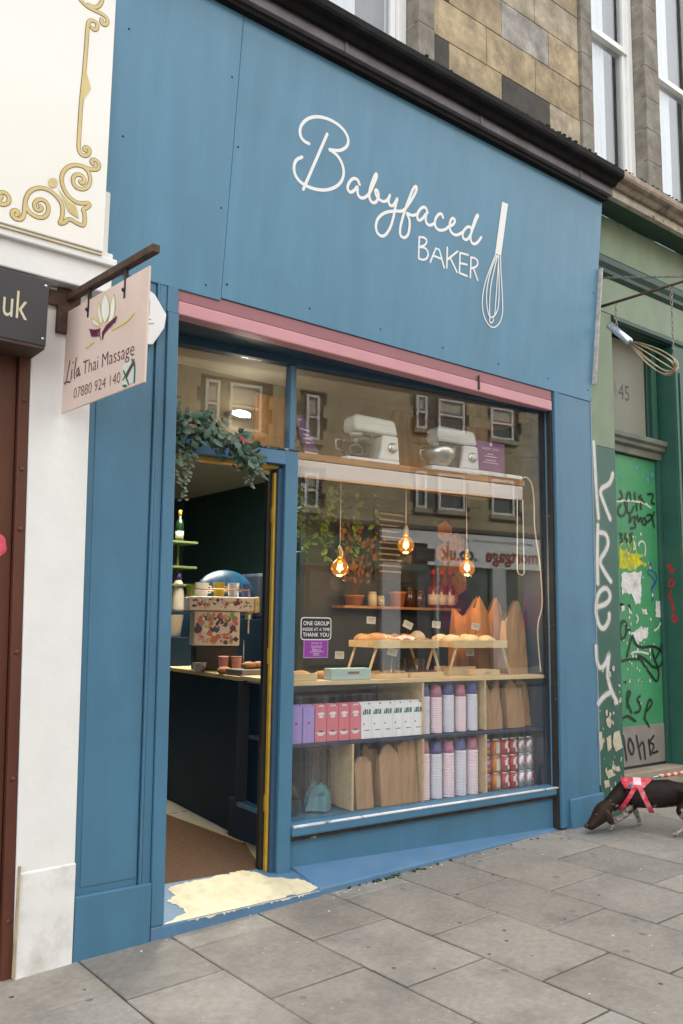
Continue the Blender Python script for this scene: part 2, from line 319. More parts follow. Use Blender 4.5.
# measured outlines (metres)
SCRIPT=[[[1.384,4.818],[1.231,4.401]],[[1.248,4.705],[1.209,4.705],[1.176,4.728],[1.169,4.777],[1.197,4.834],[1.253,4.883],[1.335,4.914],[1.436,4.92],[1.517,4.896],[1.56,4.852],[1.556,4.798],[1.501,4.748],[1.439,4.73],[1.399,4.723],[1.454,4.719],[1.507,4.69],[1.542,4.632],[1.536,4.563],[1.489,4.5],[1.407,4.45],[1.31,4.427],[1.212,4.432],[1.16,4.466],[1.144,4.518],[1.158,4.568],[1.202,4.6]],[[1.678,4.58],[1.66,4.61],[1.619,4.605],[1.586,4.56],[1.578,4.52],[1.604,4.499],[1.639,4.525],[1.664,4.571],[1.665,4.511],[1.694,4.491],[1.736,4.509],[1.771,4.553],[1.795,4.614],[1.823,4.685],[1.817,4.706],[1.799,4.677],[1.776,4.608],[1.763,4.536],[1.782,4.496],[1.821,4.497],[1.845,4.532],[1.85,4.571],[1.825,4.599],[1.814,4.575],[1.836,4.544],[1.881,4.528],[1.92,4.543],[1.941,4.575],[1.952,4.609],[1.935,4.553],[1.952,4.523],[1.982,4.529],[2.008,4.576],[2.02,4.603],[2.005,4.544],[1.997,4.472],[1.979,4.389],[1.941,4.316],[1.904,4.29],[1.859,4.299],[1.839,4.347],[1.857,4.41],[1.917,4.466],[2.005,4.502],[2.075,4.519],[2.121,4.581],[2.172,4.668],[2.192,4.723],[2.18,4.738],[2.155,4.71],[2.132,4.647],[2.102,4.567],[2.078,4.481],[2.059,4.398],[2.064,4.345],[2.102,4.337],[2.137,4.366],[2.148,4.424],[2.143,4.485],[2.102,4.523],[2.159,4.514],[2.209,4.541]],[[2.308,4.584],[2.288,4.618],[2.25,4.606],[2.212,4.554],[2.212,4.51],[2.238,4.502],[2.274,4.538],[2.3,4.585],[2.291,4.539],[2.303,4.503],[2.342,4.498],[2.383,4.53]],[[2.462,4.596],[2.446,4.622],[2.41,4.603],[2.382,4.551],[2.39,4.505],[2.431,4.49],[2.492,4.514],[2.527,4.551],[2.57,4.575],[2.589,4.614],[2.558,4.626],[2.534,4.589],[2.532,4.539],[2.56,4.507],[2.611,4.505],[2.665,4.546]],[[2.767,4.585],[2.745,4.617],[2.7,4.593],[2.666,4.538],[2.681,4.501],[2.723,4.505],[2.752,4.547],[2.776,4.613],[2.805,4.688],[2.826,4.725],[2.807,4.723],[2.783,4.665],[2.756,4.573],[2.755,4.514],[2.788,4.49],[2.833,4.515],[2.869,4.569]]]
CAPS=[[[2.245,4.388],[2.252,4.237]],[[2.245,4.388],[2.295,4.4],[2.323,4.382],[2.304,4.344],[2.251,4.318]],[[2.251,4.318],[2.31,4.33],[2.344,4.301],[2.334,4.258],[2.293,4.234],[2.252,4.237]],[[2.367,4.241],[2.427,4.392],[2.507,4.237]],[[2.388,4.295],[2.477,4.293]],[[2.525,4.392],[2.532,4.244]],[[2.631,4.393],[2.533,4.305]],[[2.559,4.325],[2.64,4.24]],[[2.657,4.39],[2.664,4.24]],[[2.657,4.39],[2.743,4.398]],[[2.661,4.314],[2.738,4.323]],[[2.664,4.24],[2.746,4.239]],[[2.774,4.389],[2.78,4.237]],[[2.774,4.389],[2.827,4.394],[2.854,4.371],[2.838,4.333],[2.778,4.306]],[[2.807,4.314],[2.86,4.238]]]
WHISKH=[[[3.074,4.909],[3.141,4.911],[3.099,4.493],[3.032,4.492]]]
WHISKW=[[[3.039,4.49],[2.979,4.344],[2.935,4.224],[2.919,4.085],[2.948,3.984],[3.012,3.925],[3.072,3.921],[3.127,3.965],[3.155,4.033],[3.155,4.102],[3.13,4.26],[3.104,4.391],[3.093,4.491]],[[3.05,4.479],[2.992,4.347],[2.965,4.218],[2.966,4.097],[3.005,3.998],[3.039,3.992],[3.081,4.029],[3.106,4.09],[3.103,4.226],[3.069,4.485]],[[3.059,4.482],[3.024,4.329],[3.003,4.228],[3.005,4.065],[3.02,3.988],[3.015,3.959],[3.039,3.949],[3.062,3.977],[3.055,3.996]],[[3.074,4.479],[3.073,4.273],[3.069,4.013]]]
SCROLL=[[[-0.251,4.138],[-0.25,4.085],[-0.234,4.062],[-0.208,4.064],[-0.189,4.089],[-0.193,4.115],[-0.215,4.114],[-0.221,4.095],[-0.21,4.095]],[[-0.167,4.034],[-0.178,4.039],[-0.175,4.054],[-0.16,4.064],[-0.14,4.055],[-0.133,4.033],[-0.148,4.01],[-0.183,4.0],[-0.218,4.003],[-0.26,3.999],[-0.301,3.972],[-0.328,3.927],[-0.328,3.879],[-0.311,3.837],[-0.275,3.805],[-0.232,3.793],[-0.175,3.817],[-0.176,3.798],[-0.213,3.764],[-0.2,3.76],[-0.193,3.682],[-0.234,3.683],[-0.278,3.7],[-0.301,3.666],[-0.329,3.653],[-0.315,3.683],[-0.312,3.737],[-0.326,3.775],[-0.359,3.803],[-0.401,3.819],[-0.449,3.807],[-0.487,3.773],[-0.503,3.721],[-0.502,3.641],[-0.517,3.615],[-0.544,3.611],[-0.562,3.626],[-0.558,3.65],[-0.539,3.658],[-0.53,3.644],[-0.541,3.632]],[[-0.218,4.003],[-0.186,3.982],[-0.177,3.936],[-0.19,3.896],[-0.223,3.873],[-0.258,3.877],[-0.272,3.908],[-0.264,3.939],[-0.236,3.954],[-0.214,3.946],[-0.209,3.923],[-0.223,3.905],[-0.232,3.915]],[[-0.502,3.7],[-0.48,3.665],[-0.44,3.652],[-0.404,3.662],[-0.384,3.696],[-0.388,3.738],[-0.413,3.755],[-0.441,3.746],[-0.458,3.719],[-0.451,3.691],[-0.43,3.69],[-0.417,3.707],[-0.427,3.716]],[[-0.667,3.679],[-0.624,3.722],[-0.601,3.73],[-0.579,3.716],[-0.579,3.683],[-0.601,3.666],[-0.62,3.663],[-0.627,3.679],[-0.615,3.704]],[[-0.216,4.794],[-0.205,4.785],[-0.189,4.796],[-0.184,4.824],[-0.201,4.839],[-0.227,4.831],[-0.239,4.807],[-0.24,4.662],[-0.244,4.494],[-0.25,4.364],[-0.251,4.25],[-0.251,4.138]],[[-0.304,4.947],[-0.285,4.92],[-0.249,4.9],[-0.195,4.899],[-0.15,4.897],[-0.131,4.883],[-0.134,4.853],[-0.151,4.839],[-0.167,4.846],[-0.164,4.866]],[[-0.168,4.997],[-0.167,4.974],[-0.179,4.939],[-0.205,4.914],[-0.24,4.914]]]
SCROLLF=[[[-0.346,3.843],[-0.309,3.807],[-0.283,3.785],[-0.248,3.779],[-0.227,3.711],[-0.279,3.73],[-0.303,3.77]],[[-0.396,3.854],[-0.391,3.873],[-0.373,3.886],[-0.355,3.884],[-0.348,3.868],[-0.353,3.846],[-0.369,3.832],[-0.387,3.835]],[[-0.238,4.543],[-0.202,4.448],[-0.247,4.36]]]
MAS=[[[0.013,2.87],[0.724,2.856]],[[0.026,2.928],[0.72,2.898]],[[0.143,2.758],[0.607,2.747]],[[0.138,2.805],[0.603,2.794]],[[0.624,2.832],[0.733,2.841],[0.735,2.73],[0.626,2.72]]]
LOTW=[[[0.413,3.235],[0.378,3.2],[0.381,3.137],[0.425,3.077],[0.464,3.115],[0.458,3.178]],[[0.351,3.208],[0.337,3.166],[0.355,3.117],[0.408,3.076],[0.38,3.146]],[[0.501,3.21],[0.471,3.175],[0.473,3.113],[0.452,3.07],[0.51,3.086],[0.52,3.153]],[[0.276,3.146],[0.308,3.102],[0.391,3.072],[0.333,3.122]],[[0.542,3.095],[0.51,3.077],[0.453,3.056],[0.522,3.048]]]
LOTM=[[[0.267,3.094],[0.304,3.058],[0.359,3.046],[0.388,3.068],[0.365,3.068],[0.323,3.075]],[[0.374,3.067],[0.395,3.0],[0.373,3.041]],[[0.407,2.997],[0.403,3.042],[0.443,3.068],[0.543,3.09],[0.529,3.059],[0.471,3.047],[0.426,3.032]],[[0.267,3.094],[0.296,3.046],[0.378,3.029],[0.358,3.049],[0.313,3.06]]]
KREY=[[[4.357,3.222],[4.367,2.976],[4.376,2.784],[4.395,2.576]],[[4.619,2.98],[4.576,2.886],[4.412,2.823],[4.479,2.707],[4.562,2.582]],[[4.384,2.515],[4.365,2.28],[4.363,2.024]],[[4.382,2.454],[4.497,2.454],[4.532,2.378],[4.49,2.305],[4.385,2.213],[4.453,2.131],[4.545,2.048]],[[4.34,1.828],[4.484,1.857],[4.546,1.928],[4.476,2.003],[4.36,1.947],[4.317,1.803],[4.362,1.669],[4.431,1.644],[4.507,1.721],[4.509,1.773]],[[4.316,1.506],[4.322,1.367],[4.373,1.322],[4.449,1.365],[4.499,1.47],[4.468,1.329],[4.464,1.242],[4.513,1.135],[4.585,1.045]],[[4.513,1.135],[4.408,1.104],[4.326,1.047]]]
FLAKE=[[[4.42,0.914],[4.459,0.937],[4.502,0.9],[4.476,0.841],[4.435,0.861]],[[4.316,0.817],[4.366,0.823],[4.369,0.695],[4.329,0.664]],[[4.422,0.768],[4.482,0.789],[4.492,0.685],[4.437,0.655]],[[4.528,0.804],[4.604,0.816],[4.643,0.674],[4.55,0.647],[4.509,0.719]],[[4.395,0.506],[4.484,0.515],[4.517,0.461],[4.436,0.443]],[[4.538,0.527],[4.59,0.531],[4.603,0.487],[4.548,0.489]],[[4.377,0.432],[4.436,0.434],[4.454,0.382],[4.389,0.371]],[[4.329,0.987],[4.347,0.995],[4.352,0.977]],[[4.418,1.138],[4.441,1.129],[4.423,1.121]],[[4.601,1.185],[4.632,1.193],[4.637,1.166]]]
TAGS=[[[5.02,2.897],[5.057,2.841],[4.996,2.817]],[[5.107,2.822],[5.131,2.891],[5.172,2.901],[5.179,2.83]],[[5.245,2.903],[5.247,2.837]],[[5.348,2.889],[5.295,2.866],[5.357,2.86],[5.387,2.826]],[[5.456,2.913],[5.565,2.928],[5.505,2.838],[5.559,2.831]],[[5.024,2.773],[4.972,2.726],[4.988,2.663],[5.069,2.676],[5.113,2.74],[5.076,2.801]],[[5.116,2.799],[5.112,2.716],[5.172,2.697],[5.227,2.774]],[[5.27,2.803],[5.271,2.743]],[[5.334,2.815],[5.341,2.761]],[[5.162,2.708],[5.146,2.6],[5.191,2.675],[5.264,2.682],[5.219,2.63],[5.258,2.585],[5.165,2.566]],[[5.275,2.695],[5.291,2.624],[5.338,2.7],[5.343,2.616],[5.391,2.705],[5.428,2.623],[5.364,2.618]],[[5.433,2.709],[5.499,2.727],[5.518,2.692],[5.44,2.649]],[[5.554,2.751],[5.518,2.692],[5.545,2.609]],[[4.991,2.505],[5.03,2.502],[4.999,2.471],[5.037,2.444],[4.996,2.424]],[[5.081,2.512],[5.064,2.464],[5.105,2.467],[5.097,2.437]],[[5.183,2.52],[5.141,2.511],[5.181,2.484],[5.148,2.44]],[[5.105,1.644],[5.046,1.643],[5.058,1.695],[5.001,1.734],[4.959,1.682],[4.946,1.614],[4.972,1.558],[5.023,1.58],[5.056,1.643]],[[5.133,1.592],[5.1,1.535],[5.043,1.41]],[[5.133,1.592],[5.179,1.523],[5.258,1.483],[5.404,1.499],[5.529,1.487],[5.612,1.439],[5.618,1.368],[5.539,1.299],[5.434,1.313],[5.354,1.372],[5.194,1.431],[5.253,1.385],[5.389,1.256],[5.509,1.16],[5.548,1.275],[5.48,1.37],[5.443,1.464]],[[5.655,1.594],[5.571,1.463],[5.502,1.393]],[[4.953,1.372],[5.092,1.387],[5.232,1.385]],[[5.03,0.967],[5.025,1.067],[5.048,1.116],[5.086,1.093],[5.023,1.022],[5.086,0.919]],[[5.224,1.059],[5.172,1.033],[5.23,0.98],[5.216,0.924],[5.136,0.917]],[[5.283,0.853],[5.32,0.953],[5.376,1.036],[5.425,0.982],[5.265,0.888],[5.35,0.781]],[[4.948,0.877],[5.027,0.9],[5.142,0.844]],[[4.95,0.728],[4.987,0.518]],[[5.036,0.7],[5.012,0.625],[5.076,0.543],[5.11,0.618],[5.055,0.694]],[[5.145,0.715],[5.203,0.511]],[[5.179,0.613],[5.252,0.674],[5.273,0.505]],[[5.333,0.669],[5.356,0.532]],[[5.418,0.697],[5.342,0.645],[5.433,0.616],[5.357,0.543],[5.471,0.557]]]
BLUETAG=[[[5.45,2.27],[5.49,2.237],[5.402,2.172],[5.484,2.14],[5.545,2.083],[5.457,2.031],[5.516,1.962],[5.471,1.913]],[[5.467,2.199],[5.551,2.179],[5.568,2.108],[5.477,2.02]]]
WHITETAG=[[[4.965,2.794],[5.086,2.814],[5.23,2.825],[5.397,2.821],[5.502,2.789]],[[5.28,2.42],[5.303,2.451],[5.355,2.461],[5.396,2.428],[5.379,2.331]],[[5.219,2.439],[5.23,2.381]],[[5.114,1.432],[5.155,1.449],[5.256,1.448],[5.379,1.43]],[[5.496,1.64],[5.562,1.665],[5.609,1.725]],[[5.213,1.777],[5.242,1.743],[5.21,1.708]]]
PAPER=[[[4.993,2.152],[5.308,2.173],[5.296,1.978],[5.27,1.872],[5.179,1.893],[5.153,1.962],[5.063,1.976],[4.993,1.957]],[[5.524,1.908],[5.599,1.916],[5.616,1.761],[5.525,1.765]],[[5.114,1.626],[5.268,1.662],[5.394,1.681],[5.388,1.593],[5.262,1.546],[5.218,1.5],[5.172,1.581]],[[5.288,1.837],[5.381,1.828],[5.389,1.786],[5.317,1.797]],[[5.088,1.879],[5.126,1.845],[5.143,1.782],[5.097,1.787]],[[4.969,1.87],[5.028,1.866],[5.031,1.82],[4.975,1.807]],[[4.993,1.198],[5.042,1.191],[5.031,1.176],[4.998,1.184]],[[5.232,1.208],[5.272,1.195],[5.251,1.181]]]
YELLOW=[[[4.977,2.422],[5.023,2.356],[5.084,2.371],[5.122,2.338],[5.348,2.341],[5.358,2.323],[5.262,2.288],[5.407,2.26],[5.405,2.23],[5.3,2.231],[5.195,2.19],[4.974,2.179]]]
BLUESPOT=[[[5.286,3.169],[5.307,3.165],[5.301,3.128],[5.284,3.132]],[[5.523,3.13],[5.566,3.13],[5.559,3.085],[5.524,3.081]],[[5.455,3.079],[5.48,3.07],[5.484,3.021],[5.456,3.03]],[[5.027,3.043],[5.054,3.043],[5.046,3.019],[5.028,3.019]],[[5.649,3.052],[5.689,3.044],[5.68,3.012],[5.651,3.015]],[[5.371,3.094],[5.391,3.086],[5.382,3.064]]]
RED=[[[0.145,2.235],[0.104,2.27],[0.115,2.161],[0.073,2.208]],[[0.11,2.121],[0.137,2.085],[0.113,2.043],[0.079,2.072],[0.084,2.114],[0.11,2.121]],[[0.114,2.013],[0.144,1.929],[0.104,1.94],[0.113,1.881]],[[0.106,1.881],[0.089,1.821]],[[0.104,1.785],[0.112,1.738],[0.068,1.714],[0.066,1.762],[0.097,1.791]]]
STEPP=[[0.483,-0.002],[0.654,0.056],[0.649,0.116],[0.611,0.198],[0.677,0.241],[0.676,0.329],[0.75,0.348],[0.889,0.358],[1.089,0.36],[1.199,0.371],[1.269,0.314],[1.306,0.241],[1.399,0.187],[1.492,0.133],[1.516,0.01],[1.392,-0.006],[1.273,0.004],[1.232,-0.026],[1.181,-0.042],[1.142,-0.009],[1.034,-0.008],[1.008,-0.035],[0.967,-0.009],[0.776,-0.016],[0.616,-0.015]]
# ================================================================ THE SETTING: road, pavements
def sheet(name, m, x0, x1, y0, y1, dz, kind='structure'):
    b = MB(); b.faces([(x0, y0, gz(x0)+dz), (x1, y0, gz(x1)+dz), (x1, y1, gz(x1)+dz), (x0, y1, gz(x0)+dz)], [(0, 1, 2, 3)])
    return tag(b.build(name, m), kind=kind)
asphalt = mat('asphalt', (.055, .055, .056), .85, .2, 20, bump=.8, bscale=120)
sheet('ground', mat('distant ground', (.12, .12, .11), .9), -300, 300, -300, 300, -.28)
b = MB(); b.box(-60, 60, -11.4, -3.62, -.4, -.13, lambda x, y, z: (x, y, z+gz(x))); tag(b.build('road', asphalt), kind='structure')
slabm = tonemat('paving slab stone', .8, 30, .17, .35, 90, stain=(.115, .108, .096), samt=.62, sscale=2.1,
                spots=[(3.2, .05, (.62, .6, .57), .6), (6, .07, (.06, .056, .05), .55), (14, .08, (.36, .34, .31), .5), (4.5, .09, (.15, .14, .125), .5)])
joint = mat('sandy joint dirt', (.085, .075, .06), .95, .3, 30, bump=1, bscale=120)
b = MB(); b.box(-60, 60, -3.45, 0.6, -.4, -.007, lambda x, y, z: (x, y, z+gz(x))); b.use(joint)
pav = b.build('pavement', joint); tag(pav, kind='structure')
b = MB(); b.use(slabm); rnd = random.Random(5)
xs = [.03, .53, 1.07, 1.59, 2.11, 2.63, 3.2, 3.73]
while xs[0] > -7: xs.insert(0, xs[0]-.535)
while xs[-1] < 16: xs.append(xs[-1]+.535)
ph = {.03: -.555, .53: -.22, 1.07: -.53, 1.59: -.14, 2.11: -.49, 2.63: -.11, 3.2: -.43}
for i in range(len(xs)-1):
    x0, x1 = xs[i], xs[i+1]; y = ph.get(x0, -.43 if i % 2 else -.1)
    if i and x0 == xs[xs.index(.03)-1]: y = -.435
    ys = [.5, y]
    while ys[-1] > -3.3: ys.append(max(ys[-1]-.722*(1+rnd.uniform(-.02, .02)), -3.44))
    for j in range(len(ys)-1):
        ya, yb = ys[j+1], ys[j]
        if yb-ya < .03: continue
        g = .0055; t = rnd.uniform(.84, 1.14); wm = rnd.uniform(-.008, .008)
        col = (.268*t+wm, .245*t, .214*t-wm); dz = [rnd.uniform(-.0022, .0022) for _ in range(4)]
        sk = [rnd.uniform(-.004, .004) for _ in range(4)]
        P = [(x0+g+sk[0], ya+g), (x1-g+sk[1], ya+g+sk[0]), (x1-g+sk[2], yb-g), (x0+g+sk[3], yb-g+sk[1])]
        e = .006
        top = [(P[0][0]+e, P[0][1]+e), (P[1][0]-e, P[1][1]+e), (P[2][0]-e, P[2][1]-e), (P[3][0]+e, P[3][1]-e)]
        lo = [(p[0], p[1], gz(p[0])-.02) for p in P]; mid = [(p[0], p[1], gz(p[0])-.004+d) for p, d in zip(P, dz)]; hi = [(p[0], p[1], gz(p[0])+d) for p, d in zip(top, dz)]
        b.faces(lo+mid+hi, [(0, 1, 5, 4), (1, 2, 6, 5), (2, 3, 7, 6), (3, 0, 4, 7), (4, 5, 9, 8), (5, 6, 10, 9), (6, 7, 11, 10), (7, 4, 8, 11), (8, 9, 10, 11)], tone=col)
o = b.build('paving_slabs', slabm, pav)
kerbm = mat('granite kerb', (.24, .23, .22), .75, .15, 20, bump=.5)
b = MB(); x = -20
while x < 30: b.box(x+.004, x+.9-.004, -3.62, -3.45, -.4, .004, lambda x, y, z: (x, y, z+gz(x))); x += .9
o = b.build('kerb', kerbm, pav, .012)
b = MB(); b.box(-60, 60, -15, -11.4, -.4, 0, lambda x, y, z: (x, y, z+gz(x))); tag(b.build('far_pavement', mat('far paving', (.24, .23, .21), .85, .15, 5)), kind='structure')
# crumbs of grit, moss and paint flakes along the foot of the shop
b = MB(); rnd = random.Random(8); flake = mat('pale grit', (.5, .47, .4), .8, .4, 30)
for k in range(70):
    x = rnd.choice([rnd.uniform(1.5, 3.9), rnd.uniform(-.4, 4), rnd.uniform(1.6, 2.6)]); y = -abs(rnd.gauss(0, .05))-.01 if k < 48 else -rnd.uniform(.1, 2.5)
    r = rnd.uniform(.003, .009); b.lathe([(r, 0), (r*.8, r*.5), (r*.1, r*.6)], (x, y, gz(x)+.0005), 6, smooth=False)
tag(b.build('grit', flake), 'pale crumbs of grit and paint scattered on the grey paving', 'grit', kind='stuff')
b = MB()
for k in range(50):
    x = rnd.choice([rnd.gauss(2.02, .1), rnd.gauss(2.35, .12), rnd.uniform(1.5, 3.7)]); r = rnd.uniform(.006, .016)
    b.ball((x, .0+rnd.uniform(-.03, .01), gz(x)+.003), r, 6, 4, (1, .8, .35))
tag(b.build('moss', moss), 'green moss tufts along the step edge below the shop window', 'moss', kind='stuff')

# ================================================================ OUR TENEMENT above the shops
stonem = tonemat('sandstone ashlar', .85, 7, .38, .6, 45, stain=(.085, .07, .05), samt=.75, sscale=2.3)
ten = thing('tenement_building', 'weathered sandstone tenement front with white sash windows above the shops', 'building', (2, .05, 5.6))
b = MB(); b.use(stonem); rnd = random.Random(21)
wins = [(-3.6, -2.75), (-1.4, -.53), (1.30, 2.33), (4.52, 5.38), (5.63, 6.6), (8.4, 9.3), (11, 11.9)]
Z0, Z1 = 5.50, 9.6
def stone_tone(x, z):
    r = rnd.random(); t = rnd.uniform(.8, 1.15)
    if r < .2: return (.045, .04, .036)
    if r < .5: return (.42*t, .33*t, .20*t)
    if r < .75: return (.40*t, .34*t, .25*t)
    return (.36*t, .34*t, .31*t)
gaps = []; prev = -12
for a, c in wins: gaps.append((prev, a)); prev = c
gaps.append((prev, 22))
z = Z0; ci = 0
while z < Z1:
    h = .335
    for a, c in gaps:
        q0, q1 = a, c; edge = .17
        L_ = []
        if q0 > -11: L_.append((q0, q0+edge, 1)); q0 += edge
        if q1 < 21: L_.append((q1-edge, q1, 1)); q1 -= edge
        if q1-q0 > .05:
            n = max(1, round((q1-q0)/.62)); w_ = (q1-q0)/n; sh = (.5 if ci % 2 else 0) if n > 1 else 0
            c0 = [q0]+[q0+w_*(k+sh*.6) for k in range(1 if not sh else 0, n) if q0 < q0+w_*(k+sh*.6) < q1-.05]+[q1]
            for u0, u1 in zip(c0, c0[1:]):
                if u1-u0 > .03: L_.append((u0, u1, 0))
        for u0, u1, e in L_:
            tn = (.60*rnd.uniform(.93, 1.04), .53*rnd.uniform(.95, 1.02), .35) if e else stone_tone(u0, z)
            if a > 5 and e or (c < 5 and c > 4.4 and e): tn = (.22, .2, .165)
            g = .003 if not e else .0015; yf = .05-(.03 if e else 0)
            b.box(u0+g, u1-g, yf+rnd.uniform(0, .003), .32, z+g, z+h-g, tone=tn)
    z += h; ci += 1
b.build('wall', stonem, ten, .004)
b = MB()
for a, c in gaps: b.box(max(a, -12)+.002, c-.002, .07, .28, Z0, Z1)
b.build('mortar', mat('lime mortar', (.36, .31, .23), .9, .1, 10), ten)
curt = mat('white net curtain', (.85, .85, .85), .8, .06, 1, (18, 18, .2)); wf = mat('white window paint', (.8, .8, .79), .35, .03, 6)
for i, (a, c) in enumerate(wins):
    fr = MB()
    y0, y1 = .15, .23; zt = 9.3; zm = 7.30; fw = .085
    fr.box(a+.003, a+fw, y0, y1, Z0+.02, zt); fr.box(c-fw, c-.003, y0, y1, Z0+.02, zt)
    o = fr.build('window', wf, ten, .006); fr = MB()
    for (xa, xb) in ((a+fw, a+fw+.055), (c-fw-.055, c-fw)): fr.box(xa+.002, xb-.002, y0+.03, y1+.03, Z0+.02, zm); fr.box(xa+.002, xb-.002, y0+.01, y1, zm+.06, zt)
    fr.box(a+fw+.002, c-fw-.002, y0+.005, y1+.03, zm, zm+.06); fr.box(a+.003, c-.003, y0-.01, y1, zt, zt+.12)
    fr.build('sash', wf, o, .004)
    g = MB(); g.box(a+fw+.05, c-fw-.05, y0+.055, y0+.062, Z0+.02, zm); g.box(a+fw+.05, c-fw-.05, y0+.035, y0+.042, zm+.06, zt); g.build('pane', upglass, o)
    k = MB(); cw = (c-a)
    pts = [(a+fw+.0+t*(cw*.5)/14, .262+.010*sin(t*2.1)) for t in range(15)]
    k.faces([(p[0], p[1], z) for z in (Z0, zt) for p in pts], [(t, t+1, t+16, t+15) for t in range(14)])
    k.build('curtain', curt, o, solid=.002)
    k = MB(); k.box(a, c, .33, .34, Z0, zt); k.build('blind', mat('grey room blind', (.19, .17, .15), .8, .1, 2, (12, 1, .3)), o)
B('upper_wall', stonem, ten, -12, 22, .05, .4, 9.6, 12)
b = MB(); b.box(-12, 22, .4, 11, 5.52, 5.6); b.box(-12, 22, .4, 11, 11.9, 12); b.box(-12, 22, 10.9, 11, -1, 12); b.box(-12, -11.9, .4, 10.9, -1, 12); b.box(21.9, 22, .4, 10.9, -1, 12); b.box(-12, 22, .65, .7, 5.6, 9.6)
b.build('shell', mat('rendered rear wall', (.25, .23, .2), .9), ten)
# string course / lead gutter over the shop fronts
def profile(name, prof, x0, x1, m, parent, bev=0):
    bb = MB(); bb.prism([(x0, y, z) for y, z in prof], (x1-x0, 0, 0)); return bb.build(name, m, parent, bev)
profile('cornice_lip', [(.049, 5.44), (-.24, 5.425), (-.27, 5.405), (-.29, 5.41), (-.315, 5.44), (-.345, 5.445), (-.365, 5.455), (-.375, 5.475), (-.375, 5.52), (-.36, 5.53), (.049, 5.62)], -12, 4.36, darkrot_shade, ten, .004)
profile('cornice_lip', [(.049, 5.44), (-.24, 5.425), (-.27, 5.405), (-.29, 5.41), (-.315, 5.44), (-.345, 5.445), (-.365, 5.455), (-.375, 5.475), (-.375, 5.52), (-.36, 5.53), (.049, 5.62)], 4.363, 22, gutter_stone, ten, .004)
B('cornice_band', greylead, ten, -12, 4.36, -.25, -.18, 5.345, 5.43)
B('cornice_band', mat('flaking cream band', (.5, .46, .38), .8, .15, 8, bump=.6, dirt=(.2, .14, .08), damt=.6, dscale=7, chips=(.22, .055, .045), camt=.60), ten, 4.363, 22, -.25, -.0, 5.335, 5.43)
B('cornice_shadow_strip', darkrot_shade, ten, -12, 4.33, -.215, .05, 5.30, 5.343)  # black strip standing in for the recess shadow under the band
b = MB(); rnd = random.Random(9)
for k in range(420):
    x = rnd.choice([rnd.gauss(3.4, .15), rnd.gauss(4.7, .2), rnd.gauss(5.3, .15), rnd.uniform(3, 6.5), rnd.uniform(0, 6.5), rnd.uniform(4.2, 6.2)]); r = rnd.uniform(.006, .018)
    b.ball((x, -.37+rnd.uniform(0, .08), 5.525+rnd.uniform(0, .012)), r, 6, 4, (1.3, 1, .6))
tag(b.build('moss_fringe', moss, ten), kind='stuff')
for x in (1.42, 2.7, 3.9):
    B('lead_clip', greylead, ten, x, x+.02, -.262, -.252, 5.335, 5.44)

# ================================================================ BAKERY SHOP FRONT
shop = thing('bakery_shopfront', 'blue painted wooden shop front lettered Babyfaced Baker with open doorway', 'shop front', (2, 0, .06))
# left pilaster
pl = MB(); pl.box(.002, .335, .012, .4, -.05, 3.57, lambda x, y, z: (x-.052*max(z-.1, 0)/3.3*(x/.484) if x > .1 else x-.062*max(z-.1, 0)/2.9, y, z)); pl = pl.build('pilaster', blue, shop, .004)
LN = lambda x, y, z: (x-.052*max(z-.1, 0)/3.3*max(x, 0)/.484, y, z)
B('pilaster_panel', blue, pl, .03, .325, .0075, .0115, .34, 3.2, .003, lambda x, y, z: LN(x, y, z) if x > .1 else (x-.055*(z-.1)/2.9, y, z))
B('pilaster_bead', blue, pl, .339, .352, -.004, .4, .3, 3.57, .004, LN); B('pilaster_strip', blue, pl, .355, .405, .004, .4, .3, 3.57, .003, LN)
B('plinth', blue, pl, -.004, .404, -.016, .011, -.05, .305, .006)
B('door_post', blue, pl, .409, .484, -.012, .36, .082, 3.40, .005, LN)
B('post_top', blue, pl, .362, .428, -.004, .35, 3.402, 3.56, .003)
# right pilaster
pr = B('pilaster', blue, shop, 3.905, 4.325, .006, .3, .05, 3.57, .004)
B('pilaster_strip', blue, pr, 3.832, 3.868, -.006, .3, .13, 3.57, .005); B('pilaster_bead', blue, pr, 3.871, 3.902, .0, .3, .13, 3.57, .005)
B('pilaster_edge', mat('pale chalky edge', (.25, .33, .4), .6, .1, 6), pr, 4.327, 4.336, .0, .28, .4, 3.57, .002)
b = MB(); b.hexa([(3.93, -.03, .10), (4.335, -.045, .11), (4.335, .005, .11), (3.93, .005, .10)], [(3.925, -.012, .335), (4.33, -.03, .35), (4.33, .005, .35), (3.925, .005, .335)]); b.build('plinth', blue, pr, .006)
B('dark_gap', mat('dark gap filler', (.02, .017, .014), .8, .3, 10, chips=(.12, .07, .03), camt=.66), shop, 3.80, 3.83, .02, .12, .13, 3.40, .002)
# leaning fascia boards
def fboard(name, x0, x1, m, z0=3.57, z1=5.39):
    bb = MB(); t = .028
    bb.hexa([(x0, 0, z0), (x1, 0, z0), (x1, t, z0), (x0, t, z0)], [(x0, FK*(z1-z0), z1), (x1, FK*(z1-z0), z1), (x1, FK*(z1-z0)+t, z1), (x0, FK*(z1-z0)+t, z1)]); return bb.build(name, m, shop, .003)
f1 = fboard('fascia', -.9, .7045, blue_skylit, 3.552); f2 = fboard('fascia', .7075, 4.332, blue_skylit)
f1['label'] = 'narrow left fascia board'; f2['label'] = 'wide fascia board with white lettering'
B('fascia_backing', blue, shop, -.9, 4.325, .03, .25, 3.575, 5.3, .002, lambda x, y, z: (x, y+FK*(z-3.57), z))
b = MB()
for s_ in SCRIPT: b.ribbon(s_, .0215, FA)
for s_ in CAPS: b.ribbon(s_, .0155, FA, smooth=1)
b.poly(WHISKH[0], FA, .001)
